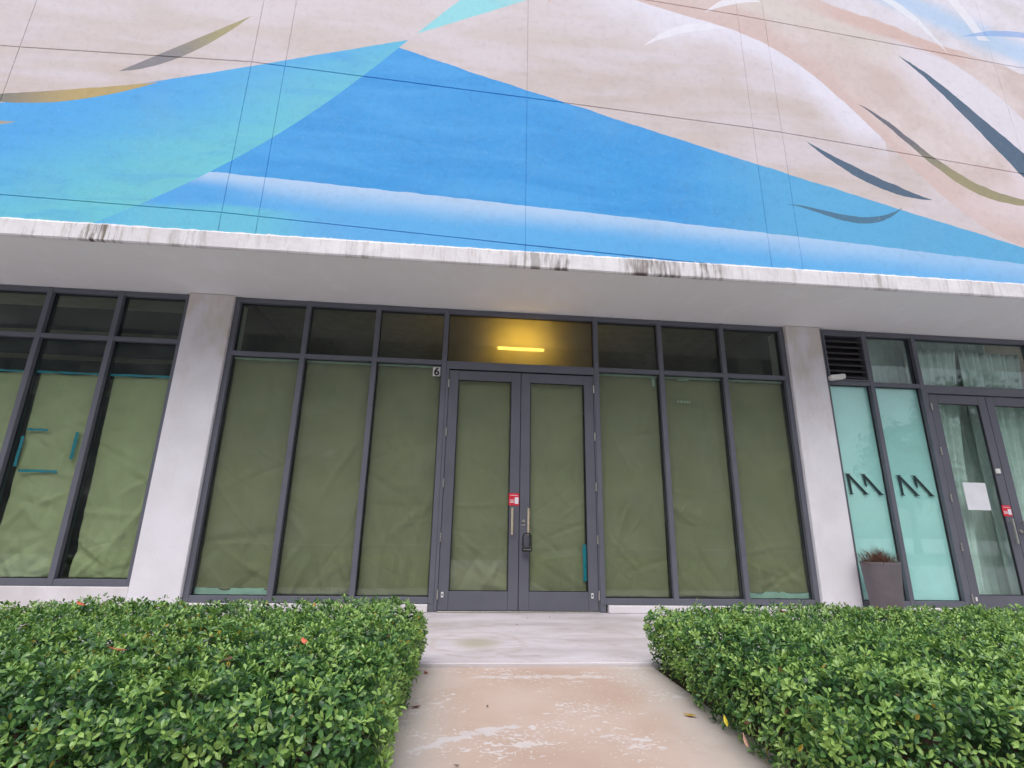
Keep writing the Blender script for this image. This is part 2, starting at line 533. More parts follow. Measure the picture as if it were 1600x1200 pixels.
def path_material():
    m, b = new_mat('worn_path_coating')
    vec = world_coord()
    x, y, z = sep(vec)
    n1 = noise(vec, 1.2, 5, 0.6)
    c = mixc(smooth(n1, 0.3, 0.7), rgb(180, 155, 141), rgb(193, 171, 160))
    # coat is thinner and greyer towards the edges of the walk
    edge = smooth((x - 0.55).abs() + (n1 - 0.5) * 0.4, 0.45, 0.8)
    c = mixc(edge * 0.8, c, rgb(189, 180, 174))
    # worn flakes: small islands gathered in patches
    patch = noise(vec, 2.0, 4, 0.6, off=(4, 2, 0))
    fl = noise(vec, 17.0, 4, 0.62, stretch=(0.8, 1.2, 1), dist=0.4)
    fl2 = noise(vec, 40.0, 3, 0.6, dist=0.3)
    flake = smooth(fl + (patch - 0.5) * 0.55, 0.65, 0.68).max(smooth(fl2 + (patch - 0.5) * 0.5, 0.645, 0.665))
    c = mixc(flake * 0.75, c, rgb(210, 203, 205))
    # one long scrape
    sx = (x - 0.05) * 0.86 + (y + 3.78) * 0.5
    sy = (y + 3.78) * 0.86 - (x - 0.05) * 0.5
    scr = (1.0 - smooth(sx.abs(), 0.2, 0.42)) * (1.0 - smooth((sy + (fl - 0.5) * 0.25 + sx * sx * 0.4).abs(), 0.015, 0.05))
    c = mixc(smooth(scr + (fl - 0.5) * 0.9, 0.35, 0.55) * 0.7, c, rgb(204, 198, 202))
    scr2 = (1.0 - smooth((x - 0.6).abs(), 0.25, 0.75)) * (1.0 - smooth((y + 2.72 + (fl - 0.5) * 0.2).abs(), 0.01, 0.06))
    c = mixc(smooth(scr2 + (fl - 0.5) * 0.9, 0.45, 0.6) * 0.5, c, rgb(210, 204, 206))
    c = mixc(smooth(noise(vec, 3.0, 5, 0.7, off=(1, 8, 0)), 0.55, 0.75) * 0.3, c, rgb(160, 140, 122))
    link(c, b.inputs['Base Color'])
    link(0.62 - flake * 0.1, b.inputs['Roughness'])
    bump(b, noise(vec, 45, 4, 0.7) - flake * 0.8, 0.25, 0.004)
    return m


M['path'] = path_material()
M['ground'] = stucco_material('plaza_concrete', rgb(196, 194, 197), rgb(182, 180, 183))


def leaf_material(name, attr=True):
    m, b = new_mat(name)
    nt = m.node_tree
    a = nt.nodes.new('ShaderNodeAttribute')
    a.attribute_name = 'tint'
    v = obj_coord()
    n = noise(v, 60, 2)
    c = mixc(smooth(n, 0.3, 0.7) * 0.25, a.outputs['Color'], (0.02, 0.05, 0.015, 1))
    link(c, b.inputs['Base Color'])
    b.inputs['Roughness'].default_value = 0.34
    b.inputs['Specular IOR Level'].default_value = 0.5
    tl = nt.nodes.new('ShaderNodeBsdfTranslucent')
    link(mixc(0.5, a.outputs['Color'], (0.16, 0.30, 0.03, 1)), tl.inputs['Color'])
    mx = nt.nodes.new('ShaderNodeMixShader')
    mx.inputs[0].default_value = 0.28
    link(b.outputs[0], mx.inputs[1])
    link(tl.outputs[0], mx.inputs[2])
    link(mx.outputs[0], nt.nodes['Material Output'].inputs['Surface'])
    return m


M['leaf'] = leaf_material('hedge_leaf')


# ------------------------------------------------------------------ mesh helpers
def add_box(bm, x0, x1, y0, y1, z0, z1, bev=0.0):
    vs = [bm.verts.new(p) for p in ((x0, y0, z0), (x1, y0, z0), (x1, y1, z0), (x0, y1, z0),
                                    (x0, y0, z1), (x1, y0, z1), (x1, y1, z1), (x0, y1, z1))]
    fs = [bm.faces.new([vs[i] for i in f]) for f in ((3, 2, 1, 0), (4, 5, 6, 7), (0, 1, 5, 4), (1, 2, 6, 5), (2, 3, 7, 6), (3, 0, 4, 7))]
    if bev:
        es = set()
        for f in fs:
            es.update(f.edges)
        bmesh.ops.bevel(bm, geom=list(es), offset=bev, segments=1, affect='EDGES')


def add_tube(bm, pts, r, seg=8, cap=True):
    rings = []
    n = len(pts)
    for i, p in enumerate(pts):
        p = Vector(p)
        a = Vector(pts[max(i - 1, 0)])
        c = Vector(pts[min(i + 1, n - 1)])
        t = (c - a).normalized()
        s = t.cross(Vector((0, 0, 1)) if abs(t.z) < 0.9 else Vector((1, 0, 0))).normalized()
        q = t.cross(s)
        rr = r[i] if isinstance(r, (list, tuple)) else r
        rings.append([bm.verts.new(p + (s * math.cos(2 * math.pi * k / seg) + q * math.sin(2 * math.pi * k / seg)) * rr) for k in range(seg)])
    for a, c in zip(rings, rings[1:]):
        for k in range(seg):
            bm.faces.new((a[k], a[(k + 1) % seg], c[(k + 1) % seg], c[k]))
    if cap:
        bm.faces.new(rings[0][::-1])
        bm.faces.new(rings[-1])


def add_prism(bm, pts, y0, y1):
    """Polygon in x,z extruded along y."""
    a = [bm.verts.new((x, y0, z)) for x, z in pts]
    c = [bm.verts.new((x, y1, z)) for x, z in pts]
    n = len(pts)
    bm.faces.new(a)
    bm.faces.new(c[::-1])
    for i in range(n):
        bm.faces.new((a[i], c[i], c[(i + 1) % n], a[(i + 1) % n]))


def obj(name, bm, mat, parent=None, smooth_=False):
    if smooth_:
        for f in bm.faces:
            f.smooth = True
    bmesh.ops.recalc_face_normals(bm, faces=bm.faces[:])
    me = bpy.data.meshes.new(name)
    bm.to_mesh(me)
    bm.free()
    me.materials.append(M[mat] if isinstance(mat, str) else mat)
    o = bpy.data.objects.new(name, me)
    col.objects.link(o)
    if parent:
        o.parent = parent
        o.matrix_parent_inverse = Matrix.Translation(parent.location).inverted() if parent.type == 'EMPTY' else Matrix()
    return o


def box(name, dims, mat, parent=None, bev=0.0):
    bm = bmesh.new()
    add_box(bm, *dims, bev=bev)
    return obj(name, bm, mat, parent)


def tag(o, label, cat, group=None):
    o['label'] = label
    o['category'] = cat
    if group:
        o['group'] = group
    return o


def struct(o):
    o['kind'] = 'structure'
    return o


def thing(name, label, cat, loc=(0, 0, 0), group=None):
    o = bpy.data.objects.new(name, None)
    col.objects.link(o)
    o.empty_display_size = 0.2
    o.location = loc
    return tag(o, label, cat, group)


def norm(a):
    return a / np.maximum(np.linalg.norm(a, axis=-1, keepdims=True), 1e-9)


# ------------------------------------------------------------------ ground
bm = bmesh.new()
add_box(bm, -400, 400, -400, 400, -0.5, -0.09)
struct(obj('ground', bm, 'ground'))
bm = bmesh.new()
add_box(bm, -300, 300, -27, -13, -0.3, -0.086)
struct(obj('road', bm, 'asphalt'))
bm = bmesh.new()
add_box(bm, -14, 16, -2.45, 9.0, -0.4, 0.0, bev=0.006)
struct(obj('landing', bm, 'landing'))
bm = bmesh.new()
add_box(bm, -0.32, 1.50, -7.6, -2.452, -0.4, -0.028, bev=0.004)
struct(obj('path', bm, 'path'))
for nm, xa, xb in (('planting_bed_left', -7.5, -0.325), ('planting_bed_right', 1.505, 9.0)):
    bm = bmesh.new()
    add_box(bm, xa, xb, -5.1, -2.455, -0.4, -0.05)
    struct(obj(nm, bm, 'soil'))

# ------------------------------------------------------------------ the building shell
Z_SOF, Y_WALL = 3.945, -1.30
bld = thing('mural_building', 'pale concrete building whose overhanging upper wall carries a blue and beige mural', 'building', (0.7, 0.0, 0.0))
wall = box('upper_wall', (-12, 14, Y_WALL + 0.008, Y_WALL + 0.35, Z_SOF + 0.32, 12.4), 'mural', bld)

# horizontal joints given by their height at the vertical joints
VX = [-11.9, -8.7, -5.6, -2.9, -2.49, 0.61, 3.70, 4.11, 7.70, 11.0, 13.9]
JA = np.interp(VX, [-11.9, -5.6, -2.9, -2.49, 0.61, 3.7, 4.11, 7.7, 13.9], [6.36, 6.50, 6.60, 6.58, 6.43, 6.265, 6.235, 5.885, 5.3])
JB = np.interp(VX, [-11.9, -5.6, -2.9, -2.49, 0.61, 3.7], [4.45, 4.445, 4.405, 4.385, 4.245, 4.12])
JC = np.interp(VX, [-11.9, 0.61, 2.43, 3.7, 4.11, 7.7, 13.9], [8.75, 8.5, 8.385, 8.28, 8.24, 7.875, 7.3])
JD = [10.3] * len(VX)
TOP = [12.4] * len(VX)
LOW = [4.03] * len(VX)
rows = [(LOW, JB), (JB, JA), (JA, JC), (JC, JD), (JD, TOP)]
GV, GH, CH = 0.0022, 0.005, 0.003
for i in range(len(VX) - 1):
    for r, (lo, hi) in enumerate(rows):
        lo_a, lo_b, hi_a, hi_b = lo[i], lo[i + 1], hi[i], hi[i + 1]
        if r == 0 and VX[i] >= 3.6:
            continue                                   # joint has run down behind the drip edge
        if r == 1 and VX[i] >= 3.6:
            lo_a = lo_b = 4.03
        xa, xb = VX[i] + GV, VX[i + 1] - GV
        q = [(xa, lo_a + GH), (xb, lo_b + GH), (xb, hi_b - GH), (xa, hi_a - GH)]
        qi = [(xa + CH, lo_a + GH + CH), (xb - CH, lo_b + GH + CH), (xb - CH, hi_b - GH - CH), (xa + CH, hi_a - GH - CH)]
        bm = bmesh.new()
        a = [bm.verts.new((x, Y_WALL + 0.03, z)) for x, z in q]
        m_ = [bm.verts.new((x, Y_WALL + CH, z)) for x, z in q]
        f_ = [bm.verts.new((x, Y_WALL, z)) for x, z in qi]
        bm.faces.new(f_)
        bm.faces.new(a[::-1])
        for k in range(4):
            kk = (k + 1) % 4
            bm.faces.new((a[k], a[kk], m_[kk], m_[k]))
            bm.faces.new((m_[k], m_[kk], f_[kk], f_[k]))
        obj('wall_panel', bm, 'mural', wall)

# drip edge: subtly uneven casting
bm = bmesh.new()
xs = np.arange(-12, 14.01, 0.25)
secs = []
for x in xs:
    j = lambda s: (random.random() - 0.5) * s
    secs.append([bm.verts.new(p) for p in ((x, -1.27, Z_SOF + 0.001), (x, -1.306 + j(.003), Z_SOF - 0.004 + j(.006)), (x, -1.318 + j(.004), Z_SOF + 0.012 + j(.006)),
                                           (x, -1.318 + j(.003), 4.135 + j(.006)), (x, -1.30, 4.155 + j(.006)), (x, -1.27, 4.155))])
for a, c in zip(secs, secs[1:]):
    for k in range(6):
        bm.faces.new((a[k], a[(k + 1) % 6], c[(k + 1) % 6], c[k]))
bm.faces.new(secs[0])
bm.faces.new(secs[-1][::-1])
obj('drip_edge', bm, 'drip', bld)
box('soffit', (-12, 14, -1.269, 0.14, Z_SOF + 0.004, 4.25), 'soffit', bld)
C1 = (-3.765, -3.19)
C2 = (4.634, 5.17)
for xa, xb in (C1, C2):
    box('column', (xa, xb, -0.055, 0.4, -0.02, Z_SOF - 0.001), 'column', bld, bev=0.008)
box('sill', (-12, C1[0] - 0.003, -0.045, 0.2, 0.0, 0.255), 'sill', bld, bev=0.006)
box('sill', (C1[1] + 0.003, -0.372, -0.045, 0.2, 0.0, 0.088), 'sill', bld, bev=0.008)
box('sill', (1.842, C2[0] - 0.003, -0.045, 0.2, 0.0, 0.088), 'sill', bld, bev=0.008)
box('sill', (C2[1] + 0.003, 6.69, -0.045, 0.2, 0.0, 0.08), 'sill', bld, bev=0.008)

# interior shell of the three units
CE = 4.32
struct(box('interior_ceiling', (-12, 14, 0.15, 8.5, CE, CE + 0.2), 'int_ceiling'))
struct(box('interior_header', (-12, 14, 0.142, 0.3, Z_SOF + 0.01, CE - 0.001), 'int_dark'))
struct(box('interior_back_wall', (-12, 14, 8.0, 8.2, 0.0, CE - 0.001), 'int_wall'))
struct(box('interior_floor', (-12, 14, 0.21, 7.99, 0.001, 0.012), 'int_floor'))
for nm, x in (('interior_wall_left', C1[0] + 0.2), ('interior_wall_right', C2[0] + 0.2), ('interior_wall_far_left', -12), ('interior_wall_far_right', 13.8)):
    struct(box(nm, (x, x + 0.15, 0.42, 7.98, 0.013, CE - 0.002), 'int_wall'))

# ------------------------------------------------------------------ storefront frames
MW = 0.033          # half face width of a mullion
YF, YB = 0.0, 0.13  # front and back of the frame section
YG = 0.07           # glass


def mull(p, x, z0, z1, hw=MW, name='mullion'):
    bm = bmesh.new()
    add_box(bm, x - hw, x + hw, YF, YB, z0, z1, bev=0.003)
    return obj(name, bm, 'frame', p)


def rail(p, x0, x1, z0, z1, name='rail'):
    bm = bmesh.new()
    add_box(bm, x0, x1, YF + 0.004, YB - 0.004, z0, z1, bev=0.003)
    return obj(name, bm, 'frame', p)


def pane(p, x0, x1, z0, z1, mat='glass'):
    g = box('pane', (x0 - 0.004, x1 + 0.004, YG, YG + 0.008, z0 - 0.004, z1 + 0.004), mat, p)
    bm = bmesh.new()
    t = 0.009
    for a in ((x0, x0 + t, z0, z1), (x1 - t, x1, z0, z1), (x0 + t, x1 - t, z0, z0 + t), (x0 + t, x1 - t, z1 - t, z1)):
        add_box(bm, a[0], a[1], YG - 0.012, YG - 0.001, a[2], a[3])
    obj('gasket', bm, 'gasket', g)
    return g


def bay(p, xs_, zs, ztop=Z_SOF - 0.001, ztr=3.15, zlow=None, glass='glass', skip=()):
    """xs_ are member centres, zs the sill height."""
    for i, x in enumerate(xs_):
        mull(p, x, zs + 0.001, ztop)
    for i, (a, c) in enumerate(zip(xs_, xs_[1:])):
        a, c = a + MW, c - MW
        rail(p, a, c, zs + 0.002, zs + 0.075)
        rail(p, a, c, ztr - 0.03, ztr + 0.03)
        rail(p, a, c, ztop - 0.065, ztop - 0.002)
        if (i, 0) not in skip:
            pane(p, a, c, zs + 0.075, ztr - 0.03, glass)
        if (i, 1) not in skip:
            pane(p, a, c, ztr + 0.03, ztop - 0.065, glass)


sf = thing('storefront', 'grey framed storefront window wall around the double door between the two columns', 'storefront', (0.72, 0, 0.0))
LX = [C1[1] + MW + 0.002, -2.22, -1.276, -0.337]
RX = [1.781, 2.725, 3.666, C2[0] - MW - 0.002]
bay(sf, LX[:-1] + [-0.337], 0.09)
bay(sf, [1.781 + 0.0] + RX[1:], 0.09)
# jambs beside the door and the transom over it
for x0, x1 in ((-0.303, -0.262), (1.732, 1.747)):
    box('jamb', (x0, x1, YF + 0.006, YB, 0.004, 3.065), 'frame', sf, bev=0.003)
for x0, x1 in ((-0.37, -0.304), (1.748, 1.814)):
    box('jamb', (x0, x1, YF + 0.002, YB - 0.002, 0.003, 0.0895), 'frame', sf)
rail(sf, -0.303, 1.747, 3.066, 3.175, 'door_head')
rail(sf, -0.303, 1.747, Z_SOF - 0.066, Z_SOF - 0.003)
pane(sf, -0.303, 1.747, 3.175, Z_SOF - 0.066)
box('threshold', (-0.262, 1.73, -0.03, 0.12, 0.002, 0.014), 'steel', sf, bev=0.004)

sl = thing('storefront', 'grey framed storefront window left of the left column on a raised sill', 'storefront', (-5.5, 0, 0.25))
bay(sl, [-9.08, -8.2, -7.31, -6.43, -5.54, -4.656, C1[0] - MW - 0.002], 0.257, ztr=3.27)

sr = thing('storefront', 'grey framed storefront right of the right column with louver and mint frosted panes', 'storefront', (6.9, 0, 0.0))
bay(sr, [C2[1] + MW + 0.002, 5.91, 6.70], 0.082, ztr=3.12, glass='glass_clear', skip=((0, 1),))
bay(sr, [8.68, 9.5, 10.3], 0.082, ztr=3.12, glass='glass_clear')
rail(sr, 6.733, 8.647, 3.02, 3.145, 'door_head')
rail(sr, 6.733, 8.647, Z_SOF - 0.066, Z_SOF - 0.003)
pane(sr, 6.733, 8.647, 3.145, Z_SOF - 0.066, 'glass_clear')
for x0, x1 in ((6.734, 6.77), (8.61, 8.646)):
    box('jamb', (x0, x1, YF + 0.006, YB, 0.004, 3.019), 'frame', sr, bev=0.003)
# louver in the first transom
lv = box('louver', (5.24, 5.876, 0.10, 0.125, 3.152, 3.878), 'dark', sr)
bm = bmesh.new()
for a in ((5.237, 5.262, 3.152, 3.878), (5.852, 5.876, 3.152, 3.878), (5.262, 5.852, 3.152, 3.172), (5.262, 5.852, 3.85, 3.878)):
    add_box(bm, a[0], a[1], -0.012, 0.10, a[2], a[3], bev=0.002)
obj('louver_frame', bm, 'frame', lv)
for k in range(7):
    z = 3.20 + k * 0.093
    bm = bmesh.new()
    v = [bm.verts.new(p) for p in ((5.263, 0.0, z - 0.01), (5.851, 0.0, z - 0.01), (5.851, 0.075, z + 0.062), (5.263, 0.075, z + 0.062),
                                   (5.263, 0.002, z + 0.008), (5.851, 0.002, z + 0.008), (5.851, 0.075, z + 0.068), (5.263, 0.075, z + 0.068))]
    for f in ((0, 1, 2, 3), (7, 6, 5, 4), (0, 4, 5, 1), (1, 5, 6, 2), (2, 6, 7, 3), (3, 7, 4, 0)):
        bm.faces.new([v[i] for i in f])
    obj('slat', bm, 'louver', lv)


# ------------------------------------------------------------------ doors
def door(label, x0, x1, ztop, hinge_left, pull_x, stile=0.125, glass='glass', group=None, hmat='steel'):
    t = thing('door', label, 'door', ((x0 + x1) / 2, 0.03, 0.015), group)
    y0, y1 = 0.012, 0.058
    zb = 0.018
    box('stile', (x0, x0 + stile, y0, y1, zb, ztop), 'door', t, bev=0.003)
    box('stile', (x1 - stile, x1, y0, y1, zb, ztop), 'door', t, bev=0.003)
    box('bottom_rail', (x0 + stile + .001, x1 - stile - .001, y0 + .001, y1 - .001, zb, 0.235), 'door', t, bev=0.003)
    box('top_rail', (x0 + stile + .001, x1 - stile - .001, y0 + .001, y1 - .001, ztop - 0.13, ztop), 'door', t, bev=0.003)
    a, c, zl, zh = x0 + stile, x1 - stile, 0.235, ztop - 0.13
    g = box('pane', (a - .003, c + .003, 0.036, 0.043, zl - .003, zh + .003), glass, t)
    bm = bmesh.new()
    w = 0.01
    for q in ((a, a + w, zl, zh), (c - w, c, zl, zh), (a + w, c - w, zl, zl + w), (a + w, c - w, zh - w, zh)):
        add_box(bm, q[0], q[1], 0.024, 0.035, q[2], q[3])
    obj('gasket', bm, 'gasket', g)
    hx = x0 - 0.004 if hinge_left else x1 + 0.004
    for k in range(5):
        z = 0.2 + (ztop - 0.19 - 0.2) * k / 4
        bm = bmesh.new()
        for s in range(3):
            add_tube(bm, [(hx, -0.004, z - 0.055 + s * 0.037), (hx, -0.004, z - 0.055 + s * 0.037 + 0.034)], 0.0105, 10)
        obj('hinge', bm, 'steel', t)
    # pull bar on two standoffs
    bm = bmesh.new()
    add_box(bm, pull_x - 0.012, pull_x + 0.012, -0.062, -0.042, 0.905, 1.235, bev=0.003)
    pl = obj('pull_handle', bm, hmat, t)
    bm = bmesh.new()
    for z in (0.94, 1.2):
        add_tube(bm, [(pull_x, -0.043, z), (pull_x, 0.012, z)], 0.008, 8)
    obj('standoff', bm, 'steel', pl)
    return t


dl_ = door('left leaf of the papered grey double door with a red sticker above its pull', -0.257, 0.718, 3.045, True, 0.625, hmat='brass')
dr_ = door('right leaf of the papered grey double door with a black lockbox on its pull', 0.726, 1.726, 3.045, False, 0.832, hmat='brass')
dl2 = door('left leaf of the glazed door beside the mint panes with a white placard', 6.777, 7.682, 3.0, True, 7.58, glass='glass_clear')
dr2 = door('right leaf of the glazed door at the right edge of the picture', 7.690, 8.60, 3.0, False, 7.78, glass='glass_clear')
bm = bmesh.new()
add_tube(bm, [(0.775, 0.013, 1.075), (0.775, -0.006, 1.075)], 0.019, 16)
obj('lock_cylinder', bm, 'steel', dr_, False)
box('lock_indicator', (0.75, 0.80, 0.004, 0.0125, 1.015, 1.035), 'steel', dr_, bev=0.002)
for d, x in ((dl_, -0.205), (dr_, 1.648)):
    pl_ = box('maker_label', (x - 0.014, x + 0.014, 0.0095, 0.0118, 0.165, 0.225), 'white', d)
    box('label_print', (x - 0.009, x + 0.009, 0.0085, 0.0094, 0.182, 0.208), 'frame', pl_)
# door closer box / sensor of the right unit
box('sensor', (7.56, 7.63, -0.012, 0.0118, 1.86, 1.93), 'white', dl2, bev=0.006)
bm = bmesh.new()
add_tube(bm, [(7.725, 0.013, 1.07), (7.725, -0.012, 1.07)], 0.024, 16)
obj('lock_cylinder', bm, 'steel', dr2)
box('maker_label', (6.83, 6.855, 0.0095, 0.0118, 0.165, 0.215), 'white', dl2)

# lockbox: body and shackle
lk = thing('lockbox', 'black key lockbox hanging by its shackle from the right door pull', 'lockbox', (0.815, -0.05, 0.71))
box('body', (0.752, 0.878, -0.078, -0.03, 0.705, 0.762), 'black', lk, bev=0.012)
bm = bmesh.new()
arc = [(0.765, -0.053, 0.77), (0.765, -0.053, 0.88)]
for k in range(1, 8):
    a = math.pi - math.pi * k / 8
    arc.append((0.815 + 0.05 * math.cos(a), -0.053 - 0.022 * math.sin(a), 0.885 + 0.045 * math.sin(a)))
arc += [(0.865, -0.053, 0.88), (0.865, -0.053, 0.77)]
add_tube(bm, arc, 0.0085, 10)
obj('shackle', bm, 'black', lk, True)
bm = bmesh.new()
for k in range(4):
    add_tube(bm, [(0.778 + k * 0.025, -0.0775, 0.733), (0.778 + k * 0.025, -0.081, 0.733)], 0.008, 10)
obj('dial', bm, 'steel', lk)

# stickers and signs
def sticker(label, x0, x1, z0, z1, y):
    t = thing('sticker', label, 'sticker', ((x0 + x1) / 2, y, z0))
    box('backing', (x0, x1, y - 0.002, y, z0, z1), 'red', t)
    w, h = x1 - x0, z1 - z0
    box('white_block', (x0 + w * 0.58, x1 - w * 0.06, y - 0.0035, y - 0.0025, z0 + h * 0.14, z0 + h * 0.66), 'placard', t)
    for k in range(3):
        box('print_line', (x0 + w * 0.1, x0 + w * (0.5 + 0.04 * (k % 2)), y - 0.0035, y - 0.0025, z0 + h * (0.22 + 0.10 * k), z0 + h * (0.265 + 0.10 * k)), 'placard', t)
    box('print_line', (x0 + w * 0.14, x1 - w * 0.14, y - 0.0035, y - 0.0025, z0 + h * 0.80, z0 + h * 0.84), 'placard', t)
    return t


sticker('red sticker with a white block above the left pull of the papered door', 0.583, 0.715, 1.265, 1.42, 0.0105)
sticker('small red sticker by the handles of the glazed door at right', 7.53, 7.665, 1.27, 1.42, 0.0105)
box_ = box('placard', (7.025, 7.375, 0.024, 0.031, 1.345, 1.725), 'placard', None, bev=0.001)
tag(box_, 'square white placard stuck inside the glazed right door', 'placard')

# house number
np_ = thing('number_plate', 'small white plate with black number 6 beside the double door top', 'sign', (-0.435, 0.06, 2.965))
box('plate', (-0.487, -0.385, 0.055, 0.066, 2.965, 3.095), 'white', np_, bev=0.002)
cu = bpy.data.curves.new('digit', 'FONT')
cu.body = '6'
cu.size = 0.15
cu.align_x = 'CENTER'
cu.extrude = 0.002
cu.offset = 0.004
tmp = bpy.data.objects.new('digit_tmp', cu)
col.objects.link(tmp)
bpy.context.view_layer.update()
me = bpy.data.meshes.new_from_object(tmp.evaluated_get(bpy.context.evaluated_depsgraph_get()))
bpy.data.objects.remove(tmp)
me.materials.append(M['digit'])
dg = bpy.data.objects.new('digit', me)
col.objects.link(dg)
dg.parent = np_
dg.matrix_parent_inverse = Matrix.Translation(np_.location).inverted()
dg.matrix_basis = Matrix.Translation((-0.436, 0.052, 2.977)) @ Matrix.Rotation(math.pi / 2, 4, 'X')


# window lettering on the mint panes
def lettering(label, x, z):
    t = thing('window_lettering', label, 'lettering', (x, 0.06, z - 0.28), 'dark letters on the mint panes')
    y0, y1 = 0.060, 0.066
    def bar(pts, nm='stroke'):
        bm = bmesh.new()
        add_prism(bm, [(x + a, z + c) for a, c in pts], y0, y1)
        obj(nm, bm, 'letter', t)
    bar([(0.005, -0.004), (0.045, -0.004), (0.05, -0.268), (0.022, -0.268)])
    bar([(-0.02, 0.0), (0.06, 0.0), (0.05, -0.010), (-0.008, -0.010)], 'serif')
    bar([(0.0, -0.282), (0.072, -0.282), (0.055, -0.268), (0.016, -0.268)], 'serif')
    bar([(0.046, -0.012), (0.065, -0.03), (0.27, -0.265), (0.225, -0.265), (0.046, -0.055)])
    bar([(0.205, -0.282), (0.30, -0.282), (0.27, -0.265), (0.225, -0.265)], 'serif')
    bar([(0.245, -0.004), (0.275, -0.004), (0.285, -0.16), (0.275, -0.175), (0.258, -0.15)])
    bar([(0.215, 0.0), (0.29, 0.0), (0.28, -0.010), (0.228, -0.010)], 'serif')
    bar([(0.276, -0.012), (0.295, -0.03), (0.49, -0.265), (0.445, -0.265), (0.277, -0.055)])
    bar([(0.425, -0.282), (0.52, -0.282), (0.49, -0.265), (0.445, -0.265)], 'serif')


lettering('dark angular letter on the mint pane nearest the right column', 5.315, 1.805)
lettering('dark angular letter on the mint pane beside the glazed door', 6.08, 1.805)

# small white floodlight box on the louver
fl = thing('security_light', 'small white box light at the lower left corner of the louver', 'light', (5.3, -0.03, 3.12))
bm = bmesh.new()
add_prism(bm, [(5.20, 3.135), (5.24, 3.125), (5.43, 3.155), (5.435, 3.215), (5.41, 3.225), (5.205, 3.195)], -0.10, -0.02)
bmesh.ops.bevel(bm, geom=bm.edges[:], offset=0.008, segments=2, affect='EDGES')
obj('housing', bm, 'white', fl)
box('bracket', (5.24, 5.30, -0.02, 0.02, 3.145, 3.185), 'steel', fl)


# ------------------------------------------------------------------ paper behind the glass
def vnoise(u, v, seed):
    r = np.random.default_rng(seed)
    g = r.random((64, 64))
    iu, iv = np.floor(u).astype(int), np.floor(v).astype(int)
    fu, fv = u - iu, v - iv
    fu, fv = fu * fu * (3 - 2 * fu), fv * fv * (3 - 2 * fv)
    G = lambda a, b_: g[a % 64, b_ % 64]
    return (G(iu, iv) * (1 - fu) + G(iu + 1, iv) * fu) * (1 - fv) + (G(iu, iv + 1) * (1 - fu) + G(iu + 1, iv + 1) * fu) * fv


def paper(label, x0, x1, z0, z1, y, seed, amp=1.0, mat='paper', x0b=None, top_sag=0.0, name='paper_sheet', cat='paper', nx=56, nz=170):
    us, vs = np.meshgrid(np.linspace(0, 1, nx), np.linspace(0, 1, nz))
    x0b = x0 if x0b is None else x0b
    xl = x0b + (x0 - x0b) * vs
    Xg = xl + (x1 - xl) * us
    Zg = z0 + (z1 - z0) * vs
    Zg = Zg - top_sag * (vs ** 8) * np.sin(us * math.pi) ** 2 + (1 - vs) ** 20 * 0.015 * (vnoise(us * 5, vs, seed + 9) - 0.5)
    r = np.random.default_rng(seed)
    d = np.zeros_like(us)
    # straight creases from random anchor lines: ridges that fade along their length
    for k in range(int(26 * amp)):
        a = r.uniform(0, math.pi)
        cx, cz = r.uniform(x0, x1), z0 + (z1 - z0) * r.uniform(0, 1) ** 1.7
        t = (Xg - cx) * math.cos(a) + (Zg - cz) * math.sin(a)
        s = -(Xg - cx) * math.sin(a) + (Zg - cz) * math.cos(a)
        w = r.uniform(0.02, 0.085)
        L = r.uniform(0.15, 0.6)
        d += r.choice((-1, 1)) * r.uniform(0.07, 0.2) * w * np.maximum(0, 1 - np.abs(s + 0.15 * t * t) / w) * np.exp(-(t / L) ** 2)
    # long soft folds that hang from the top
    ph = r.uniform(0, 6)
    d += 0.006 * np.sin(us * 9 + ph + vs * 3) * (1 - vs) + 0.010 * (vnoise(us * 3 + ph, vs * 4, seed) - 0.5)
    d += 0.006 * (vnoise(us * 7, vs * 14, seed + 1) - 0.5)
    d *= (0.35 + 0.9 * (1 - vs)) * amp
    Yg = y + 0.03 + d
    Yg = np.maximum(Yg, y)
    n = nx * nz
    co = np.stack([Xg, Yg, Zg], -1).reshape(-1, 3)
    idx = np.arange(n).reshape(nz, nx)
    f = np.stack([idx[:-1, :-1], idx[:-1, 1:], idx[1:, 1:], idx[1:, :-1]], -1).reshape(-1, 4)
    me = bpy.data.meshes.new(name)
    me.from_pydata(co.tolist(), [], f.tolist())
    me.polygons.foreach_set('use_smooth', [True] * len(me.polygons))
    me.materials.append(M[mat])
    o = bpy.data.objects.new(name, me)
    col.objects.link(o)
    so = o.modifiers.new('thickness', 'SOLIDIFY')
    so.thickness = 0.0006
    so.offset = 1
    tag(o, label, cat)
    return o


def strip(name, label, x0, x1, z0, z1, mat, y=0.083, cat='tape'):
    """A band of tape, not quite straight."""
    bm = bmesh.new()
    n = 10
    horiz = abs(x1 - x0) > abs(z1 - z0)
    up, lo = [], []
    for k in range(n + 1):
        t = k / n
        e, g = (random.random() - .5) * .008, (random.random() - .5) * .008
        if horiz:
            lo.append((x0 + (x1 - x0) * t, z0 + e))
            up.append((x0 + (x1 - x0) * t, z1 + g))
        else:
            lo.append((x0 + e, z0 + (z1 - z0) * t))
            up.append((x1 + g, z0 + (z1 - z0) * t))
    add_prism(bm, lo + up[::-1], y, y + 0.0012)
    return tag(obj(name, bm, mat), label, cat)


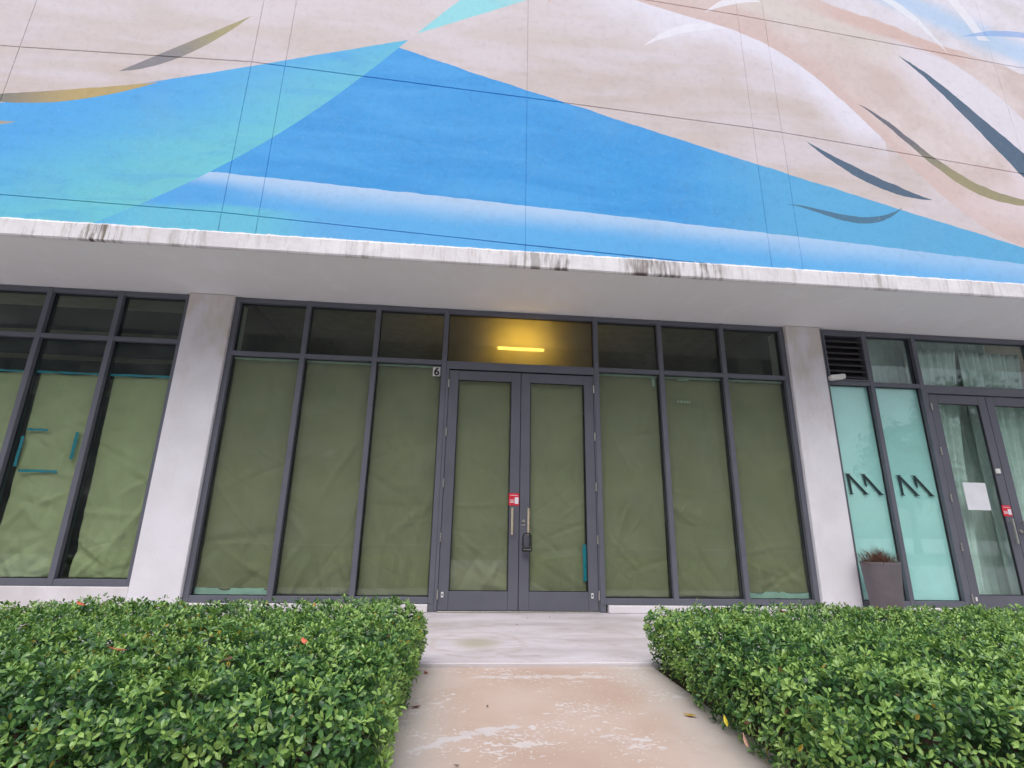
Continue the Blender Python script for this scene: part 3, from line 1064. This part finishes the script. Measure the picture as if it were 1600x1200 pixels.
PW = [('olive paper sheet in the window pane beside the left column', LX[0], LX[1], 0.225, 3.10),
      ('olive paper sheet in the middle window pane left of the door', LX[1], LX[2], 0.175, 3.10),
      ('olive paper sheet in the window pane directly left of the double door', LX[2], LX[3], 0.172, 3.10),
      ('olive paper sheet in the window pane directly right of the double door', RX[0], RX[1], 0.172, 3.10),
      ('olive paper sheet in the middle window pane right of the door', RX[1], RX[2], 0.185, 3.09),
      ('olive paper sheet in the window pane beside the right column', RX[2], RX[3], 0.235, 3.095)]
where = ['beside the left column', 'in the middle pane left of the door', 'directly left of the double door',
         'directly right of the double door', 'in the middle pane right of the door', 'beside the right column']
for k, (lb, a, c, z0, z1) in enumerate(PW):
    paper(lb, a + MW + 0.012, c - MW - 0.012, z0, z1, 0.086, 21 + k, 1.2)
    strip('masking_tape', 'pale tape strip along the paper top ' + where[k], a + MW + 0.01, c - MW - 0.01, 3.085, 3.118, 'tape_pale', 0.0805)
strip('protective_film', 'pale teal film under the short paper beside the left column', LX[0] + MW + .004, LX[1] - MW - .004, 0.168, 0.24, 'tape_teal', 0.112, 'film')
strip('protective_film', 'pale teal film under the short paper beside the right column', RX[2] + MW + .004, RX[3] - MW - .004, 0.168, 0.25, 'tape_teal', 0.112, 'film')
strip('masking_tape', 'torn pale tape at the top corner of the paper right of the door', 2.60, 2.645, 2.96, 3.08, 'tape_pale', 0.081)
strip('masking_tape', 'short pale tape piece at the paper top in the middle right pane', 2.98, 3.14, 3.06, 3.082, 'tape_pale', 0.0815)
res_ = thing('sticker_residue', 'row of faded pale marks on the paper in the middle right pane', 'residue', (3.05, 0.08, 2.73))
for k, (a, w) in enumerate(((2.955, .03), (2.995, .045), (3.05, .03), (3.09, .025), (3.125, .02))):
    bm = bmesh.new()
    add_prism(bm, [(a, 2.735 + random.uniform(-.004, .004)), (a + w, 2.735), (a + w * .9, 2.765), (a + w * .1, 2.768)], 0.0795, 0.0803)
    obj('mark', bm, 'tape_pale', res_)
# paper in the door leaves
paper('olive paper sheet behind the glass of the left door leaf', -0.125, 0.585, 0.22, 2.935, 0.062, 41, 1.1)
paper('olive paper sheet behind the glass of the right door leaf', 0.858, 1.592, 0.22, 2.935, 0.062, 42, 1.1)
strip('painter_tape', 'crumpled blue tape at the lower right of the right door leaf', 1.545, 1.592, 0.36, 0.80, 'tape_blue', 0.0445)
# paper in the left unit
lx = [-9.08, -8.2, -7.31, -6.43, -5.54, -4.656, C1[0] - MW - 0.002]
pw = ['pale crumpled paper in the window at the left edge of the picture', 'pale crumpled paper with blue tape marks in the left storefront',
      'pale crumpled paper in the left storefront pane beside the column']
for k, (a, c) in enumerate(((lx[3], lx[4]), (lx[4], lx[5]), (lx[5], lx[6]))):
    paper(pw[k], a + MW + 0.05, c - MW - 0.012, 0.335, 2.80, 0.088, 61 + k, 1.6, 'paper_l', x0b=a + MW + 0.09, top_sag=0.02)
    strip('painter_tape', ['thin blue tape along the paper top at the left picture edge', 'thin blue tape along the top of the paper bearing tape marks', 'thin blue tape along the paper top beside the left column'][k], a + MW + 0.02, c - MW - 0.012, 2.785, 2.812, 'tape_blue', 0.0805)
for k, (a, c) in enumerate(((lx[1], lx[2]), (lx[2], lx[3]))):
    paper(['pale crumpled paper two panes beyond the left picture edge', 'pale crumpled paper one pane beyond the left picture edge'][k], a + MW + 0.05, c - MW - 0.012, 0.335, 2.80, 0.088, 71 + k, 2.0, 'paper_l')['group'] = 'papers beyond the left edge'
strip('painter_tape', 'blue tape forming the top of a rectangle on the left paper', -5.41, -5.17, 2.04, 2.07, 'tape_blue', 0.0805)
strip('painter_tape', 'blue tape forming the left side of a rectangle on the left paper', -5.45, -5.415, 1.60, 1.97, 'tape_blue', 0.0805)
strip('painter_tape', 'blue tape forming the bottom of a rectangle on the left paper', -5.38, -4.94, 1.535, 1.565, 'tape_blue', 0.0805)
strip('painter_tape', 'blue tape forming the right side of a rectangle on the left paper', -4.84, -4.80, 1.70, 2.04, 'tape_blue', 0.0805)

# frosted film in the right unit
for lb, a, c in (('mint frosted film behind the pane nearest the right column', C2[1] + 2 * MW + .002, 5.91 - MW), ('mint frosted film behind the pane beside the glazed door', 5.91 + MW, 6.70 - MW)):
    o = box('frosted_film', (a + .005, c - .005, 0.084, 0.087, 0.155, 3.085), 'film')
    tag(o, lb, 'film')


def curtain(label, xa, xb, z0, z1, y, edge_top, edge_bot, n=70, waves=11):
    us, vs = np.meshgrid(np.linspace(0, 1, n), np.linspace(0, 1, 30))
    e = edge_bot + (edge_top - edge_bot) * vs ** 1.4
    Xg = xa + (e - xa) * us
    Yg = y + 0.045 * np.sin(us * waves * 2 * math.pi + 0.8 * np.sin(vs * 3)) * (0.7 + 0.3 * vs) + 0.02 * np.sin(us * 31 + vs * 4)
    Zg = z0 + (z1 - z0) * vs
    co = np.stack([Xg, Yg, Zg], -1).reshape(-1, 3)
    idx = np.arange(n * 30).reshape(30, n)
    f = np.stack([idx[:-1, :-1], idx[:-1, 1:], idx[1:, 1:], idx[1:, :-1]], -1).reshape(-1, 4)
    me = bpy.data.meshes.new('curtain')
    me.from_pydata(co.tolist(), [], f.tolist())
    me.polygons.foreach_set('use_smooth', [True] * len(me.polygons))
    me.materials.append(M['curtain'])
    o = bpy.data.objects.new('curtain', me)
    col.objects.link(o)
    so = o.modifiers.new('thickness', 'SOLIDIFY')
    so.thickness = 0.002
    tag(o, label, 'curtain')


curtain('sheer pleated curtain drawn aside behind the left glazed door', 6.75, 7.6, 0.03, 3.8, 0.26, 7.62, 7.2)
curtain('sheer pleated curtain behind the far right glazed door', 7.70, 8.05, 0.03, 3.8, 0.28, 8.75, 8.45, 60, 9)

curtain('dim sheer curtain hanging further inside the right unit', 6.3, 8.8, 0.03, 4.2, 0.55, 8.5, 8.5, 90, 16)

# ------------------------------------------------------------------ lamp inside
lp = thing('pendant_lamp', 'lit warm linear lamp glowing behind the glass over the double door', 'lamp', (0.75, 0.39, 3.52))
LX0, LX1, LY, LZ = 0.41, 1.09, 0.39, 3.535
bm = bmesh.new()
add_tube(bm, [(LX0, LY, LZ), (LX1, LY, LZ)], 0.024, 16)
obj('tube', bm, 'lamp', lp, True)
for x in (LX0 - 0.02, LX1):
    box('end_cap', (x, x + 0.02, LY - 0.025, LY + 0.025, LZ - 0.025, LZ + 0.025), 'white', lp)
for x in (LX0 + 0.1, LX1 - 0.1):
    box('hanger', (x, x + 0.008, LY - 0.004, LY + 0.004, LZ + 0.02, CE - 0.001), 'white', lp)
o = box('frosted_film', (-0.298, 1.742, 0.082, 0.0835, 3.18, Z_SOF - 0.07), 'frost')
tag(o, 'brownish frosted film behind the transom glass over the double door', 'film')
# dark beams and a pipe in the left unit
for k, y in enumerate((1.6, 3.0, 4.6)):
    o = box('ceiling_beam', (-11.9, -3.6, y, y + 0.18, 3.98, 4.318), 'int_dark', None, bev=0.004)
    tag(o, ['nearest', 'middle', 'farthest'][k] + ' dark ceiling beam inside the left storefront', 'beam', 'ceiling beams')

# ------------------------------------------------------------------ across the street (seen only as reflections)
ob = thing('opposite_building', 'plain grey building across the street mirrored in the storefront glass', 'building', (-20, -30, -0.09))
box('wall', (-60, 27, -42, -30, -0.088, 16.8), 'opp_wall', ob)
box('parapet', (-60.2, 27.2, -42.2, -29.8, 16.801, 17.2), 'opp_wall', ob)
win = bmesh.new()
add_box(win, -1.1, 1.1, -0.06, 0.04, -0.85, 0.85)
wm = bpy.data.meshes.new('window')
win.to_mesh(wm)
win.free()
wm.materials.append(M['opp_glass'])
for ix in range(18):
    for iz in range(5):
        o = bpy.data.objects.new('window', wm)
        col.objects.link(o)
        o.parent = ob
        o.matrix_parent_inverse = Matrix.Translation(ob.location).inverted()
        o.location = (24.5 - ix * 4.4, -29.97, 1.9 + iz * 3.0)


def street_tree(label, x, y, h, seed):
    r = np.random.default_rng(seed)
    t = thing('street_tree', label, 'tree', (x, y, -0.09), 'trees across the street')
    bm = bmesh.new()
    add_tube(bm, [(x, y, -0.09), (x + .1, y, h * .3), (x - .05, y + .1, h * .6), (x, y, h * .85)], [.22, .17, .11, .04], 8)
    for k in range(6):
        a = k * 1.05
        add_tube(bm, [(x, y, h * (.35 + .06 * k)), (x + math.cos(a) * h * .16, y + math.sin(a) * h * .16, h * (.5 + .06 * k))], [.08, .02], 6)
    obj('trunk', bm, 'twig', t)
    bm = bmesh.new()
    for k in range(2600):
        u = norm(r.normal(size=3)) * r.random() ** .4
        lump = 1 + .25 * math.sin(u[0] * 7 + seed) * math.cos(u[2] * 6)
        p = Vector((x + u[0] * h * .3 * lump, y + u[1] * h * .3 * lump, h * .66 + u[2] * h * .36 * lump))
        d = Vector(norm(r.normal(size=3))) * .22
        e = Vector(norm(r.normal(size=3))) * .14
        bm.faces.new([bm.verts.new(p + q) for q in (-d, e, d, -e)])
    M.setdefault('far_leaf', simple('far_leaf', rgb(70, 98, 52), 0.7, var=0.3, scale=3))
    c = obj('crown', bm, 'far_leaf', t)


for k, (x, y, h) in enumerate(((31, -27, 9.0), (36, -26, 12.5), (42, -28, 10.0), (49, -27, 13.0))):
    street_tree(['first', 'second', 'third', 'fourth'][k] + ' street tree from the building across the street', x, y, h, 300 + k)

# ------------------------------------------------------------------ planter
pt = thing('planter', 'tall tapered grey brown planter with dried grass before the mint pane', 'planter', (5.27, -0.33, 0.0))
bm = bmesh.new()
prof = [(0.0, 0.002), (0.155, 0.002), (0.162, 0.012), (0.216, 0.64), (0.220, 0.655), (0.214, 0.660), (0.198, 0.658), (0.192, 0.64), (0.188, 0.57), (0.0, 0.57)]
seg = 40
rings = [[bm.verts.new((5.27 + r * math.cos(2 * math.pi * k / seg), -0.33 + r * math.sin(2 * math.pi * k / seg), z)) for k in range(seg)] for r, z in prof[1:-1]]
for a, c in zip(rings, rings[1:]):
    for k in range(seg):
        bm.faces.new((a[k], a[(k + 1) % seg], c[(k + 1) % seg], c[k]))
bm.faces.new(rings[0][::-1])
obj('pot', bm, 'pot', pt, True)
bm = bmesh.new()
bmesh.ops.create_circle(bm, cap_ends=True, segments=28, radius=0.189, matrix=Matrix.Translation((5.27, -0.33, 0.585)))
bmesh.ops.subdivide_edges(bm, edges=bm.edges[:], cuts=1)
obj('soil', bm, 'soil', pt)
M['dry'] = simple('dried_grass', rgb(104, 72, 58), 0.8, var=0.4, scale=25)
bm = bmesh.new()
for k in range(520):
    a, r = random.uniform(0, 6.28), 0.18 * math.sqrt(random.random())
    bx_, by_ = 5.27 + r * math.cos(a), -0.33 + r * math.sin(a)
    h = random.uniform(0.1, 0.28) * (1.15 - r * 2.2)
    lean = Vector((math.cos(a) * r * 0.7 + random.uniform(-.09, .05), math.sin(a) * r * .7 + random.uniform(-.05, .05), 0))
    p0 = Vector((bx_, by_, 0.585))
    p1 = p0 + lean * 0.4 + Vector((0, 0, h * 0.7))
    p2 = p0 + lean * 1.1 + Vector((0, 0, h))
    w = Vector((math.sin(a), -math.cos(a), 0)) * 0.003
    v = [bm.verts.new(q) for q in (p0 - w, p0 + w, p1 + w * .8, p1 - w * .8, p2)]
    bm.faces.new(v[:4])
    bm.faces.new((v[3], v[2], v[4]))
for k in range(14):       # a few longer wisps to the left
    z = 0.6
    p0 = Vector((5.12 + random.uniform(-.06, .1), -0.33 + random.uniform(-.1, .1), z))
    p1 = p0 + Vector((random.uniform(-.12, -.02), random.uniform(-.05, .05), random.uniform(.1, .16)))
    p2 = p1 + Vector((random.uniform(-.1, -.01), 0, random.uniform(-.06, .05)))
    add_tube(bm, [p0, p1, p2], [0.002, 0.0015, 0.001], 4)
dg_ = obj('dried_grass', bm, 'dry', pt)
dg_['kind'] = 'stuff'

# ------------------------------------------------------------------ hedges
LEAF2D = np.array([(0, 0), (-.38, .36), (-.46, .74), (0, 1.0), (.46, .74), (.38, .36), (0, .36), (0, .72)])
LEAFZ = np.array([0, .07, .08, -.05, .08, .07, 0, .0])
LEAFF = [(0, 6, 1), (0, 5, 6), (1, 6, 7, 2), (6, 5, 4, 7), (2, 7, 3), (7, 4, 3)]


def fbm2(x, y, seed, sc):
    return (vnoise(x * sc + 100, y * sc + 100, seed) - 0.5) + 0.5 * (vnoise(x * sc * 2.1 + 50, y * sc * 2.1 + 50, seed + 1) - 0.5)


def hedge(label, x0, x1, y0, y1, H, seed, walk_side, holes=(), splay=0.0):
    r = np.random.default_rng(seed)
    t = thing('hedge', label, 'hedge', ((x0 + x1) / 2, (y0 + y1) / 2, -0.05))
    P, Nn = [], []

    def jit(n_a, n_b):
        a, b_ = np.meshgrid(np.arange(n_a), np.arange(n_b), indexing='ij')
        a = (a + r.random(a.shape)) / n_a
        b_ = (b_ + r.random(b_.shape)) / n_b
        return a.ravel(), b_.ravel()
    S = 0.046
    Lx, Ly = x1 - x0, y1 - y0

    def height(x, y):
        h = H + 0.06 * fbm2(x, y, seed, 1.7) + 0.055 * fbm2(x, y, seed + 5, 6.5)
        ex = np.minimum(x - x0, x1 - x)
        ey = np.minimum(y - y0, y1 - y)
        e = np.minimum(ex, ey)
        h = h - 0.07 * np.clip(1 - e / 0.14, 0, 1) ** 2
        for hx, hy, rx, ry, dp in holes:
            h = h - dp * np.exp(-(((x - hx) / rx) ** 2 + ((y - hy) / ry) ** 2) ** 2)
        return h
    u, v = jit(int(Lx / S), int(Ly / S))
    X_, Y_ = x0 + u * Lx, y0 + v * Ly
    Z_ = height(X_, Y_)
    P.append(np.stack([X_, Y_, Z_], -1))
    gx = (height(X_ + .02, Y_) - height(X_ - .02, Y_)) / .04
    gy = (height(X_, Y_ + .02) - height(X_, Y_ - .02)) / .04
    Nn.append(norm(np.stack([-gx, -gy, np.ones_like(gx)], -1)))
    # sides: bulging faces
    for ax, pos, sgn, dens in (('y', y0, -1, 1.0), ('y', y1, 1, 1.0), ('x', x1 if walk_side > 0 else x0, walk_side, 1.0), ('x', x0 if walk_side > 0 else x1, -walk_side, 0.6)):
        L = Lx if ax == 'y' else Ly
        u, v = jit(int(L / S * dens), int((H + .05) / S * dens))
        zz = -0.03 + v * (H)
        if ax == 'y':
            a = x0 + u * L
        else:
            a = y0 + u * L
        bulge = 0.05 * fbm2(a, zz, seed + 11, 3.0) - 0.05 * np.clip(1 - zz / 0.15, 0, 1) - 0.05 * np.clip((zz - H + .1) / .1, 0, 1)
        c_ = pos + sgn * bulge
        keep = r.random(len(a)) < np.clip(0.35 + zz / 0.22, 0, 1)
        p = np.stack([a, c_, zz], -1) if ax == 'y' else np.stack([c_, a, zz], -1)
        nn = np.zeros_like(p)
        nn[:, 1 if ax == 'y' else 0] = sgn
        nn[:, 2] = 0.45
        P.append(p[keep])
        Nn.append(norm(nn[keep]))
    P = np.concatenate(P)
    Nn = np.concatenate(Nn)
    # inner, older whorls
    sel = r.random(len(P)) < 0.85
    Pin = P[sel] - Nn[sel] * r.uniform(0.035, 0.13, (sel.sum(), 1)) + r.normal(0, .02, (sel.sum(), 3))
    Nin = Nn[sel]
    nv = int(Lx * Ly * 330)                     # shaded whorls through the depth of the hedge
    Pv = np.stack([r.uniform(x0 + .05, x1 - .05, nv), r.uniform(y0 + .05, y1 - .05, nv), r.uniform(0.0, H - .1, nv)], -1)
    Pin = np.concatenate([Pin, Pv])
    Nin = np.concatenate([Nin, np.tile([[0, 0, 1.0]], (nv, 1))])
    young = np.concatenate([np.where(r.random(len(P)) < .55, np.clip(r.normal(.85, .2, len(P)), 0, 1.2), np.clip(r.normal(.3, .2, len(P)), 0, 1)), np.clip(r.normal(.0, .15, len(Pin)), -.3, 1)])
    big = np.concatenate([np.ones(len(P)), np.ones(len(Pin) - nv), np.full(nv, 1.5)])
    P = np.concatenate([P + Nn * r.normal(0, .013, (len(P), 1)), Pin])
    Nn = np.concatenate([Nn, Nin])
    Nn = norm(Nn + r.normal(0, .38, Nn.shape) + np.array([0, 0, .15]))
    K = 7
    n = len(P)
    tang = norm(np.cross(Nn, np.array([0.31, 0.87, 0.12])))
    bit = np.cross(Nn, tang)
    az0 = r.uniform(0, 6.28, (n, 1))
    k = np.arange(K)[None, :]
    azl = az0 + k * 2.4 + r.normal(0, .25, (n, K))
    # inner leaves stand up, outer lie flat
    tilt = np.radians(np.clip(28 + k * 9 + r.normal(0, 12, (n, K)), 8, 105))
    rad = tang[:, None, :] * np.cos(azl)[..., None] + bit[:, None, :] * np.sin(azl)[..., None]
    D = Nn[:, None, :] * np.cos(tilt)[..., None] + rad * np.sin(tilt)[..., None]
    Nl = Nn[:, None, :] * np.sin(tilt)[..., None] - rad * np.cos(tilt)[..., None]
    W_ = np.cross(D, Nl)
    roll = r.normal(0, .3, (n, K))
    W2 = W_ * np.cos(roll)[..., None] + Nl * np.sin(roll)[..., None]
    Nl = np.cross(W2, D)
    size = r.uniform(0.75, 1.25, (n, 1)) * big[:, None]
    Ln = (0.0215 + 0.0028 * k) * size * r.uniform(.85, 1.15, (n, K))
    Wd = Ln * r.uniform(.40, .52, (n, K))
    base = P[:, None, :] + D * 0.004 + Nn[:, None, :] * (0.012 - 0.004 * k)[..., None]
    cup = r.uniform(-.2, 1.4, (n, K))
    bend = r.uniform(-.25, .05, (n, K))
    # vertices
    lx_, ly_, lz_ = LEAF2D[:, 0], LEAF2D[:, 1], LEAFZ
    V = (base[:, :, None, :]
         + W2[:, :, None, :] * (Wd[..., None] * lx_)[..., None]
         + D[:, :, None, :] * (Ln[..., None] * ly_)[..., None]
         + Nl[:, :, None, :] * (Wd[..., None] * lz_ * 2.2 * cup[..., None] + Ln[..., None] * bend[..., None] * ly_ ** 2)[..., None])
    nl = n * K
    V = V.reshape(nl * 8, 3)
    V[:, 0] += splay * (y1 - V[:, 1]) / Ly
    # colours
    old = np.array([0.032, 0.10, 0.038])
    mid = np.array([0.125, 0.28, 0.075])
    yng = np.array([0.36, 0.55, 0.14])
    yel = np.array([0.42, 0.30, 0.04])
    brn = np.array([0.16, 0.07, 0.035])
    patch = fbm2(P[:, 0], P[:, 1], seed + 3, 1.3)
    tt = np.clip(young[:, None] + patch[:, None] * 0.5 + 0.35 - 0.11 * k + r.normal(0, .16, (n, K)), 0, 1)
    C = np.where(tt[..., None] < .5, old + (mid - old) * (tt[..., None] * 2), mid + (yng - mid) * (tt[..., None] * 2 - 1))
    q = r.random((n, K))
    yp = (0.004 + 0.05 * np.clip(fbm2(P[:, 0], P[:, 1], seed + 8, 1.1) - .28, 0, 1) * 4)[:, None]
    C = np.where((q < yp)[..., None], yel, C)
    C = np.where(((q > .9965) & (k > 3))[..., None], brn, C)
    C = C * r.uniform(.85, 1.15, (n, K, 1))
    C4 = np.concatenate([np.repeat(C.reshape(nl, 3), 8, axis=0), np.ones((nl * 8, 1))], 1)
    # faces
    ls, lt, lv, off = [], [], [], 0
    pat = [i for f in LEAFF for i in f]
    lens = [len(f) for f in LEAFF]
    lv = (np.array(pat)[None, :] + (np.arange(nl) * 8)[:, None]).ravel()
    lt = np.tile(lens, nl)
    ls = np.concatenate([[0], np.cumsum(lt)[:-1]])
    me = bpy.data.meshes.new('foliage')
    me.vertices.add(len(V))
    me.vertices.foreach_set('co', V.ravel())
    me.loops.add(len(lv))
    me.loops.foreach_set('vertex_index', lv.astype(np.int32))
    me.polygons.add(len(lt))
    me.polygons.foreach_set('loop_start', ls.astype(np.int32))
    me.polygons.foreach_set('loop_total', lt.astype(np.int32))
    me.update()
    me.validate()
    me.polygons.foreach_set('use_smooth', np.ones(len(lt), dtype=bool))
    at = me.attributes.new('tint', 'FLOAT_COLOR', 'POINT')
    at.data.foreach_set('color', C4.astype(np.float32).ravel())
    me.materials.append(M['leaf'])
    o = bpy.data.objects.new('foliage', me)
    col.objects.link(o)
    o.parent = t
    o.matrix_parent_inverse = Matrix.Translation(t.location).inverted()
    o['kind'] = 'stuff'
    print('hedge leaves', nl)
    # stems
    bm = bmesh.new()
    for i in range(int(Lx * Ly * 22)):
        a, c_ = r.uniform(x0 + .14, x1 - .14), r.uniform(y0 + .12, y1 - .12)
        p = Vector((a, c_, -0.06))
        pts = [p]
        top = H - r.uniform(.12, .2)
        for s in range(3):
            pts.append(Vector((a + r.normal(0, .03) * (s + 1), c_ + r.normal(0, .03) * (s + 1), -0.06 + (top + .06) * (s + 1) / 3)))
        add_tube(bm, pts, [0.009, 0.007, 0.005, 0.003], 5)
    for q_ in bm.verts:
        q_.co.x += splay * (y1 - q_.co.y) / Ly
    so = obj('stems', bm, 'twig', t)
    so['kind'] = 'stuff'
    return height


hl = hedge('clipped green hedge left of the entrance path', -6.6, -0.27, -4.72, -2.47, 0.40, 101, 1,
           holes=((-0.95, -4.55, .16, .09, .16), (-1.35, -4.62, .2, .08, .14), (-0.6, -4.66, .12, .07, .15), (-1.0, -4.25, .10, .06, .06)))
hr = hedge('clipped green hedge right of the entrance path', 1.47, 8.4, -4.78, -2.50, 0.40, 202, -1,
           holes=((2.45, -4.15, .13, .10, .2), (1.62, -4.66, .1, .1, .18), (2.0, -4.6, .09, .06, .1), (2.9, -4.5, .1, .06, .1)), splay=-0.19)


# ------------------------------------------------------------------ fallen leaves and litter
def fallen(label, x, y, z, c, size, rz, tiltx=0.2, curl=0.3):
    nm = 'leaf_%d_%d_%d' % (int(c[0] * 999), int(c[1] * 999), int(c[2] * 999))
    if nm not in M:
        M[nm] = simple(nm, c, 0.6, var=0.25, scale=40)
    bm = bmesh.new()
    n = 8
    L, Rr, Mi = [], [], []
    for k in range(n + 1):
        t = k / n
        w = 0.42 * math.sin(math.pi * t ** 0.85) * size / 2
        zc = curl * size * (t - 0.5) ** 2
        Mi.append(bm.verts.new((0, (t - .5) * size, zc)))
        L.append(bm.verts.new((-w, (t - .5) * size, zc + curl * 0.6 * w)))
        Rr.append(bm.verts.new((w, (t - .5) * size, zc + curl * 0.6 * w)))
    for k in range(n):
        bm.faces.new((L[k], Mi[k], Mi[k + 1], L[k + 1]))
        bm.faces.new((Mi[k], Rr[k], Rr[k + 1], Mi[k + 1]))
    bmesh.ops.remove_doubles(bm, verts=bm.verts[:], dist=0.0004)
    o = obj('fallen_leaf', bm, nm, None, True)
    o.location = (x, y, z)
    o.rotation_euler = (tiltx, 0, rz)
    so = o.modifiers.new('thickness', 'SOLIDIFY')
    so.thickness = 0.0007
    tag(o, label, 'leaf', 'fallen leaves')


fallen('curled yellow leaf lying on the path against the right hedge', 1.31, -3.55, -0.022, rgb(196, 150, 50), 0.075, 1.0, 0.0, 0.5)
fallen('red brown leaf on the path edge below the left hedge, nearer the door', -0.21, -2.62, -0.024, rgb(166, 68, 48), 0.06, 0.4, 0.0, 0.5)
fallen('dark red leaf on the path edge below the left hedge, nearer the viewer', -0.22, -3.35, -0.024, rgb(120, 44, 36), 0.055, 1.9, 0.0, 0.5)
fallen('bright salmon red leaf on top of the left hedge', -0.72, -3.95, hl(np.array([-0.72]), np.array([-3.95]))[0] + 0.03, rgb(224, 104, 84), 0.07, 0.7, 0.3, 0.4)
fallen('brown orange leaf on top of the left hedge toward the picture edge', -1.50, -4.05, hl(np.array([-1.5]), np.array([-4.05]))[0] + 0.03, rgb(168, 92, 66), 0.08, 2.0, 0.3, 0.6)
fallen('small rust leaf on the far top of the left hedge', -2.36, -3.0, hl(np.array([-2.36]), np.array([-3.0]))[0] + 0.03, rgb(190, 96, 60), 0.08, 1.2, 0.3, 0.4)
fallen('small rust leaf near the back edge of the left hedge', -1.0, -2.75, hl(np.array([-1.0]), np.array([-2.75]))[0] + 0.03, rgb(196, 100, 64), 0.06, 0.2, 0.3, 0.4)
fallen('small pink leaf on the far top of the right hedge', 2.35, -2.85, hr(np.array([2.35]), np.array([-2.85]))[0] + 0.03, rgb(206, 110, 92), 0.06, 2.2, 0.3, 0.4)
fallen('round yellow leaf in the lower front of the right hedge', 1.29, -4.02, 0.10, rgb(214, 196, 60), 0.05, 0.2, 1.1, 0.2)
fallen('pale pink dry leaf caught low in the right hedge', 1.285, -4.2, 0.08, rgb(214, 168, 150), 0.06, 0.5, 1.2, 0.3)
litter = [('tiny dark leaf scrap on the landing below the door seam', .78, -.45, rgb(60, 48, 40), .035), ('tiny red scrap on the landing right of the door seam', 1.05, -.35, rgb(150, 84, 72), .04),
          ('tiny brown scrap on the landing left of the others', .62, -.85, rgb(110, 80, 66), .04), ('dark speck in the middle of the path', .19, -3.35, rgb(40, 36, 34), .025),
          ('dark speck at the near end of the path', .02, -4.12, rgb(40, 36, 34), .025)]
for lb, x, y, c, s in litter:
    fallen(lb, x, y, 0.006 if y > -2.4 else -0.022, c, s, random.uniform(0, 3), 0.05, 0.4)
